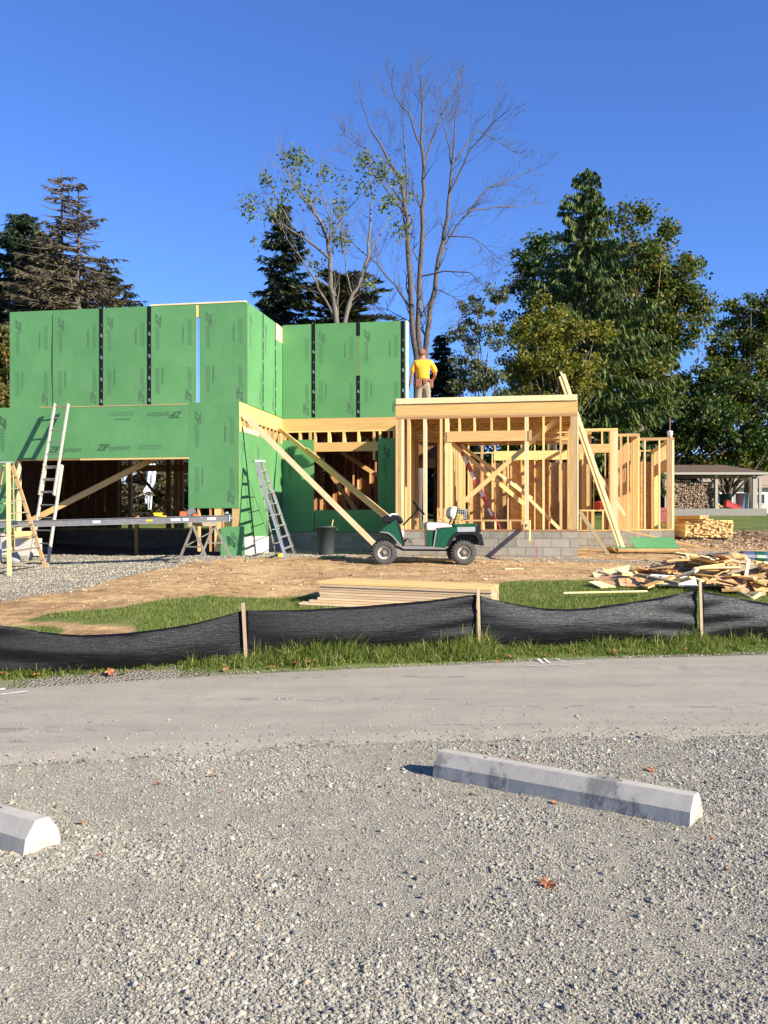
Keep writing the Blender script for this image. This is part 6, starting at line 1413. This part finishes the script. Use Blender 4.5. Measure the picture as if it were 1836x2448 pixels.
gcf = hgt(PX(1760, 78), 78); MB().tube([(PX(1700, 78), 78, gcf+2.4), (PX(1880, 78), 78, gcf+2.4)], .03, 6).build('top_rail', M['steel'], CF)
for px in range(1720, 1880, 20): MB().tube([(PX(px, 78), 78, gcf-.1), (PX(px, 78), 78, gcf+2.45)], .035, 6).build('post', M['steel'], CF)

# ------------------------------------------------------------------ utility cart
def K(x, y): return ((x-770)/537, (950-y)/537)
CY = 19.5; cc = Vector(((1012.4-CX)/FPX*CY, CY, hgt(.83, CY)-.005)); CM = Matrix.Translation(cc) @ Matrix.Rotation(R(1.5), 4, 'Z')
CT = tag(put('utility_cart', None, CM), 'dark green open utility cart with white seat parked on the dirt', 'cart')
def cpart(name, poly, y0, y1, mat, parent=None, bev=.0):
    bm = bmesh.new(); P_ = [K(*p) for p in poly]; a = [bm.verts.new((x, y0, z)) for x, z in P_]; b = [bm.verts.new((x, y1, z)) for x, z in P_]; n = len(P_)
    bm.faces.new(a); bm.faces.new(b[::-1])
    for i in range(n): bm.faces.new((a[i], b[i], b[(i+1) % n], a[(i+1) % n]))
    bmesh.ops.recalc_face_normals(bm, faces=bm.faces)
    if bev: bmesh.ops.bevel(bm, geom=[e for e in bm.edges], offset=bev, segments=2, profile=.6, affect='EDGES')
    me = bpy.data.meshes.new(name); bm.to_mesh(me); bm.free(); me.materials.append(M[mat] if isinstance(mat, str) else mat); return put(name, me, CM, parent or CT)
W0, W1 = .06, 1.10
cpart('front_cowl', [(285, 575), (330, 520), (460, 428), (480, 470), (545, 715), (520, 742), (480, 690), (420, 620), (370, 582), (300, 572)], W0, W1, 'green_paint', bev=.012)
cpart('cowl_trim', [(462, 425), (480, 420), (560, 712), (546, 742), (536, 735), (540, 715)], W0-.006, W1+.006, 'black')
cpart('fender_trim', [(272, 578), (285, 568), (372, 576), (424, 612), (500, 700), (556, 762), (540, 768), (480, 705), (418, 632), (368, 594)], W0-.012, W0+.10, 'steel')
cpart('front_fender', [(290, 590), (368, 594), (418, 632), (470, 700), (440, 735), (400, 660), (340, 630), (290, 640)], W0+.01, W1-.01, 'black')
cpart('frame_rail', [(470, 735), (540, 765), (1040, 770), (1120, 745), (1120, 775), (1040, 795), (540, 790), (470, 760)], W0+.12, W1-.12, 'black')
cpart('floor_pan', [(545, 735), (890, 742), (890, 762), (545, 760)], W0, W1, 'steel')
cpart('sill_trim', [(540, 744), (885, 750), (1012, 758), (1048, 738), (1056, 748), (1016, 772), (540, 768)], W0-.010, W0+.03, 'steel')
cpart('seat_base', [(818, 560), (880, 560), (868, 738), (826, 738)], W0+.01, W1-.01, 'green_paint', bev=.008)
cpart('seat_base_gap', [(880, 545), (918, 545), (898, 738), (868, 738)], W0+.03, W1-.03, 'black')
cpart('side_panel', [(920, 545), (1155, 515), (1158, 570), (1100, 610), (1060, 680), (1040, 735), (1010, 755), (885, 742), (900, 680)], W0, W1, 'green_paint', bev=.012)
cpart('panel_trim', [(914, 545), (924, 545), (892, 742), (882, 742)], W0-.006, W0+.02, 'alu')
cpart('seat_cushion', [(806, 480), (820, 465), (1010, 470), (1100, 500), (1110, 520), (915, 532), (905, 556), (812, 556)], W0+.02, W1-.02, 'seat', bev=.02)
cpart('seat_mat', [(830, 458), (1000, 462), (1080, 492), (1060, 498), (990, 474), (830, 470)], W0+.1, W1-.25, 'rubber')
cpart('rear_deck', [(1112, 488), (1370, 478), (1390, 505), (1365, 515), (1150, 516), (1112, 505)], W0, W1, 'green_paint', bev=.008)
cpart('side_rail_panel', [(1156, 518), (1362, 516), (1362, 570), (1160, 574)], W0-.004, W1+.004, 'alu')
cpart('rear_fender', [(1040, 738), (1062, 680), (1102, 612), (1160, 576), (1362, 572), (1400, 575), (1438, 612), (1462, 722), (1440, 732), (1390, 722), (1398, 680), (1370, 620), (1330, 600), (1180, 602), (1120, 640), (1080, 720)], W0-.015, W0+.22, 'black')
cpart('rear_fender', [(1040, 738), (1062, 680), (1102, 612), (1160, 576), (1362, 572), (1400, 575), (1438, 612), (1462, 722), (1440, 732), (1390, 722), (1398, 680), (1370, 620), (1330, 600), (1180, 602), (1120, 640), (1080, 720)], W1-.22, W1+.015, 'black')
cpart('rear_housing', [(1150, 605), (1385, 600), (1400, 680), (1380, 725), (1340, 700), (1200, 690)], W0+.25, W1-.25, 'bin')
cpart('tail_light', [(1362, 510), (1420, 505), (1432, 560), (1425, 580), (1362, 572)], W0, W0+.16, 'black', bev=.01); cpart('tail_light', [(1362, 510), (1420, 505), (1432, 560), (1425, 580), (1362, 572)], W1-.16, W1, 'black', bev=.01)
cpart('hood_bag', [(308, 420), (330, 390), (400, 380), (480, 375), (530, 410), (550, 460), (520, 490), (470, 430), (400, 470), (320, 478)], W0+.1, W1-.2, 'black', bev=.03)
cpart('white_cloth', [(375, 382), (420, 360), (490, 372), (480, 384), (420, 380), (392, 402)], W0+.09, W1-.4, 'white', bev=.006)
def ctube(name, pts, r, mat, parent=None, n=8): return MB().tube([(*(lambda k: (k[0], y, k[1]))(K(x, z)),) for x, z, y in pts], r, n).build(name, M[mat], parent or CT, CM)
ctube('steering_column', [(545, 500, .40), (640, 405, .40), (715, 325, .40)], .018, 'black')
sc_ = K(728, 298); SWM = CM @ Matrix.Translation((sc_[0], .40, sc_[1])) @ Matrix.Rotation(R(49), 4, 'Y') 
ring = [(.185*math.cos(2*math.pi*k/28), .185*math.sin(2*math.pi*k/28), 0) for k in range(29)]
sw = MB().tube(ring, .016, 8, caps=False).build('steering_wheel', M['black'], CT, SWM)
for k in range(3):
    a = 2*math.pi*k/3+.4; MB().tube([(0, 0, -.02), (.18*math.cos(a), .18*math.sin(a), 0)], .012, 6).build('spoke', M['black'], sw, SWM)
MB().lathe([(0, .01), (.05, .005), (.055, -.03), (0, -.06)], 14).build('hub', M['black'], sw, SWM)
ctube('pedal', [(560, 700, .35), (600, 650, .35), (640, 700, .35)], .012, 'black'); ctube('pedal', [(560, 690, .6), (590, 660, .6)], .012, 'black')
cpart('control_box', [(520, 560), (552, 540), (560, 600), (552, 640), (530, 640)], .3, .5, 'seat', bev=.006)
cpart('seat_back', [(1078, 330), (1095, 292), (1125, 280), (1160, 290), (1150, 350), (1128, 425), (1108, 430), (1075, 385)], W0+.04, W1-.04, 'seat', bev=.02)
for y in (W0+.12, W1-.12): ctube('seat_post', [(1168, 300, y), (1142, 410, y), (1108, 500, y)], .016, 'black')
bk = ctube('wire_basket', [(1160, 318, .15), (1280, 318, .15), (1280, 318, .95), (1160, 318, .95), (1160, 318, .15)], .008, 'alu')
for z in (345, 378, 412): ctube('basket_wire', [(1160, z, .15), (1270, z, .15), (1270, z, .95), (1160, z, .95), (1160, z, .15)], .005, 'alu', bk, 5)
for i in range(10):
    y = .15+.8*i/9; ctube('basket_wire', [(1280, 318, y), (1268, 425, y), (1165, 425, y)], .005, 'alu', bk, 5)
for x in range(1180, 1280, 22): ctube('basket_wire', [(x, 318, .15), (x-4, 425, .15)], .005, 'alu', bk, 5)
for i, (x, z, s, m_, lb) in enumerate(((1200, 405, .09, 'yellow', 'yellow tape roll in the wire basket of the cart'), (1235, 400, .07, 'black', 'black tool in the wire basket of the cart'), (1215, 330, .09, 'black', 'dark cloth on top of the cart basket'), (1190, 350, .06, 'seat', 'pale bundle in the cart basket'))):
    k = K(x, z); mb = MB().box(-s, s, -s*1.4, s*1.4, -s*.5, s*.5); mb.v = [(a+RH.uniform(-.015, .015), b, c+RH.uniform(-.012, .012)) for a, b, c in mb.v]
    tag(mb.build('basket_item', M[m_], None, CM @ Matrix.Translation((k[0], .4+.13*i, k[1])) @ Euler((.2, .3, .3*i)).to_matrix().to_4x4()), lb, 'tool')
ctube('cable', [(900, 470, .2), (930, 420, .25), (1000, 440, .3), (1060, 480, .3)], .006, 'black')
def tyre():
    mb = MB(); R0, wd = .262, .21; prof = [(.135, -.085), (.165, -.105), (.215, -.108), (.245, -.09), (.252, -.05), (.254, 0), (.252, .05), (.245, .09), (.215, .108), (.165, .105), (.135, .085)]
    mb.lathe(prof, 36)
    for k in range(24):
        a = 2*math.pi*k/24; 
        for s in (-1, 1):
            Mx = Matrix.Rotation(a+(.06 if s > 0 else 0), 4, 'Z') @ Matrix.Translation((.252, 0, s*.055)) @ Matrix.Rotation(s*.35, 4, 'X'); mb.box(-.014, .014, -.012, .014, -.048, .048, 0, Mx)
    return mb.mesh(M['rubber'], False)
def rimm():
    return MB().lathe([(.136, .083), (.128, .088), (.12, .06), (.10, .045), (.07, .05), (.058, .062), (.03, .064), (.028, .078), (0, .08)], 28).mesh(M['rim'], True)
TM, RMm = tyre(), rimm(); RC = MB().lathe([(.0, .0645), (.058, .0635), (.074, .052), (.088, .0485)], 24).mesh(simple('rusty_brown_rim_centre', (.13, .085, .055), .7, var=.3)); HB = MB().lathe([(.0, .082), (.022, .081), (.025, .07)], 14).mesh(M['steel_dark']); HOL = MB().lathe([(0, .0), (.017, .0), (.018, -.004)], 10).mesh(M['black'])
for (x, z) in ((325, 815), (1230, 802)):
    for y, s in ((.10, -1), (1.06, 1)):
        k = K(x, z); wm = CM @ Matrix.Translation((k[0], y, .262-.004)) @ Matrix.Rotation(R(90) if s < 0 else R(-90), 4, 'X')
        wh = put('wheel', TM, wm, CT); rm_ = put('rim', RMm, wm, wh); put('hub_cap', HB, wm, wh); put('rim_centre', RC, wm, wh)
        for q in range(5): put('rim_hole', HOL, wm @ Matrix.Rotation(2*math.pi*q/5+.5, 4, 'Z') @ Matrix.Translation((.082, 0, .0505)), wh)
ctube('axle', [(325, 812, .15), (325, 812, 1.0)], .025, 'black'); ctube('axle', [(1230, 800, .15), (1230, 800, 1.0)], .035, 'black')
cpart('motor', [(1130, 740), (1200, 720), (1200, 800), (1130, 800)], .4, .75, 'black', bev=.02)

# ------------------------------------------------------------------ the worker on the deck
SKIN = simple('sunburnt_skin', (.52, .20, .12), .55, var=.12); HAIR = simple('short_ginger_hair', (.20, .09, .05), .8); SHIRT = simple('orange_yellow_work_shirt', (.92, .42, .02), .75, var=.08, scale=5, bump=.25)
WPos = Vector((.965, 22.95, OZ+W_r0)); WMx = Matrix.Translation(WPos)
PER = tag(put('person', None, WMx), 'man in orange yellow t-shirt, tool belt and khaki trousers standing on the roof deck', 'person')
def skinned(name, V, E, Rr, mat, sub=2, root=0, parent=PER):
    me = bpy.data.meshes.new(name); me.from_pydata(V, E, []); me.materials.append(mat); o = put(name, me, WMx, parent)
    md = o.modifiers.new('skin', 'SKIN'); md.use_smooth_shade = True
    if not me.skin_vertices: me.attributes  # layer is made with the modifier
    if not me.skin_vertices: o.data.skin_vertices
    for i, r_ in enumerate(Rr):
        sv = me.skin_vertices[0].data[i]; sv.radius = r_ if hasattr(r_, '__len__') else (r_, r_); sv.use_root = (i == root)
    ss = o.modifiers.new('smooth', 'SUBSURF'); ss.levels = sub; ss.render_levels = sub; return o
def hand(V, E, Rr, wi, w, d, s, splay):
    d = Vector(d).normalized(); side = Vector(splay).normalized(); nrm = d.cross(side).normalized(); b = len(V)
    V.append(tuple(Vector(w)+d*.05)); E.append((wi, b)); Rr.append((.022, .036) if s else (.036, .022))
    for k in range(4):
        q = Vector(w)+d*.085+side*(.030-.020*k); L = (.038, .044, .041, .032)[k]; c = len(V)
        V.append(tuple(q)); V.append(tuple(q+d*L+nrm*.008)); V.append(tuple(q+d*L*1.7+nrm*.028)); E += [(b, c), (c, c+1), (c+1, c+2)]; Rr += [.0105, .0095, .008]
    c = len(V); V.append(tuple(Vector(w)+d*.03+side*.038)); V.append(tuple(Vector(w)+d*.06+side*.06+nrm*.01)); E += [(b, c), (c, c+1)]; Rr += [.012, .009]
V = [(0, 0, .98), (0, .0, 1.15), (0, .0, 1.34), (0, -.015, 1.47), (-.01, .0, 1.535), (-.02, .012, 1.605), (-.03, .02, 1.685), (-.03, .02, 1.762),
     (-.19, -.01, 1.44), (-.265, .0, 1.17), (-.33, .09, .945), (.20, -.01, 1.43), (.31, .03, 1.17), (.27, .24, 1.06),
     (-.10, 0, .90), (-.115, .01, .50), (-.12, -.03, .10), (-.13, .10, .04), (.10, 0, .90), (.12, .03, .50), (.13, -.01, .10), (.15, .12, .04)]
E = [(0, 1), (1, 2), (2, 3), (3, 4), (4, 5), (5, 6), (6, 7), (3, 8), (8, 9), (9, 10), (3, 11), (11, 12), (12, 13), (0, 14), (14, 15), (15, 16), (16, 17), (0, 18), (18, 19), (19, 20), (20, 21)]
Rr = [(.14, .11), (.13, .10), (.15, .11), (.11, .09), .070, (.084, .092), (.094, .108), (.052, .064), .06, .045, .030, .06, .045, .030, .085, .058, .042, .035, .085, .058, .042, .035]
hand(V, E, Rr, 10, (-.33, .09, .945), (-.12, .10, -1), True, (.2, 1, 0)); hand(V, E, Rr, 13, (.27, .24, 1.06), (-.3, .9, -.2), False, (-.4, 0, 1))
skinned('body', V, E, Rr, SKIN, 2)
T_ = WMx @ Matrix.Translation((-.03, .004, 1.697)); sp_ = MB()
for i in range(9):
    pass
mb = MB().lathe([(.0, .088), (.035, .083), (.062, .066), (.08, .035), (.086, .0), (.085, -.035), (.074, -.062)], 18); mb.v = [(x*1.17, y*1.26-.008-.02*(z < 0), z*1.12) for x, y, z in mb.v]; mb.f = [f for f in mb.f if not (sum(mb.v[i][1] for i in f)/4 > .045 and sum(mb.v[i][2] for i in f)/4 < .02)]; mb.mi = [0]*len(mb.f)
mb.build('hair', HAIR, PER, T_, True)
for s in (-1, 1): MB().lathe([(0, -.03), (.012, -.024), (.017, 0), (.014, .022), (0, .03)], 8).build('ear', SKIN, PER, WMx @ Matrix.Translation((-.03+s*.083, .03, 1.675)), True)
for s in (-1, 1): MB().lathe([(0, -.012), (.009, -.008), (.013, 0), (.009, .008), (0, .012)], 8).build('eye', M['white'], PER, WMx @ Matrix.Translation((-.03+s*.032, .112, 1.69)), True)
MB().prism([(-.014, -.025), (.014, -.025), (.006, .03), (-.006, .03)], .108, .142).build('nose', SKIN, PER, WMx @ Matrix.Translation((-.03, 0, 1.66))); MB().box(-.024, .024, .104, .114, -.004, .004).build('mouth', simple('lips', (.35, .1, .08), .6), PER, WMx @ Matrix.Translation((-.03, 0, 1.625)))
skinned('shirt', [(0, 0, .985), (0, 0, 1.08), (0, .0, 1.25), (0, -.01, 1.36), (0, -.006, 1.488), (-.185, -.01, 1.435), (-.25, .0, 1.27), (-.272, .01, 1.18), (.195, -.01, 1.435), (.285, .01, 1.27), (.315, .03, 1.18)],
        [(0, 1), (1, 2), (2, 3), (3, 4), (3, 5), (5, 6), (6, 7), (3, 8), (8, 9), (9, 10)], [(.175, .135), (.178, .14), (.175, .14), (.165, .125), (.118, .105), .082, .076, .070, .082, .076, .070], SHIRT, 2)
skinned('trousers', [(0, 0, 1.0), (0, 0, .93), (-.10, 0, .84), (-.115, .01, .50), (-.12, -.02, .12), (.10, 0, .84), (.12, .03, .50), (.13, 0, .12)], [(0, 1), (1, 2), (2, 3), (3, 4), (1, 5), (5, 6), (6, 7)], [(.16, .125), (.165, .13), .105, .082, .072, .105, .082, .072], M['denim'], 2)
BT = MB().lathe([(.0, 0)], 3)
mb = MB(); pr = [(.188, -.03), (.196, -.03), (.196, .03), (.188, .03), (.188, -.03)]; mb.lathe(pr, 28); mb.v = [(x, y*.78, z) for x, y, z in mb.v]; blt = mb.build('tool_belt', M['leather'], PER, WMx @ Matrix.Translation((0, 0, 1.0)), True)
for x, y, w_, h_ in ((-.11, -.16, .15, .20), (.04, -.165, .10, .12), (.205, -.02, .10, .20), (-.2, .02, .08, .16)):
    bm = bmesh.new(); bmesh.ops.create_cube(bm, size=1); bmesh.ops.scale(bm, vec=(w_, .055, h_), verts=bm.verts); bmesh.ops.bevel(bm, geom=list(bm.edges), offset=.018, segments=2, profile=.5, affect='EDGES'); me = bpy.data.meshes.new('pouch'); bm.to_mesh(me); bm.free(); me.materials.append(M['leather'])
    put('pouch', me, WMx @ Matrix.Translation((x, y, .985-h_/2+.03)), blt)
for s in (-1, 1):
    bm = bmesh.new(); bmesh.ops.create_cube(bm, size=1); bmesh.ops.scale(bm, vec=(.10, .28, .09), verts=bm.verts); bmesh.ops.bevel(bm, geom=list(bm.edges), offset=.03, segments=2, profile=.5, affect='EDGES'); me = bpy.data.meshes.new('boot'); bm.to_mesh(me); bm.free(); me.materials.append(M['leather']); put('boot', me, WMx @ Matrix.Translation((s*.128, .03, .046)), PER)
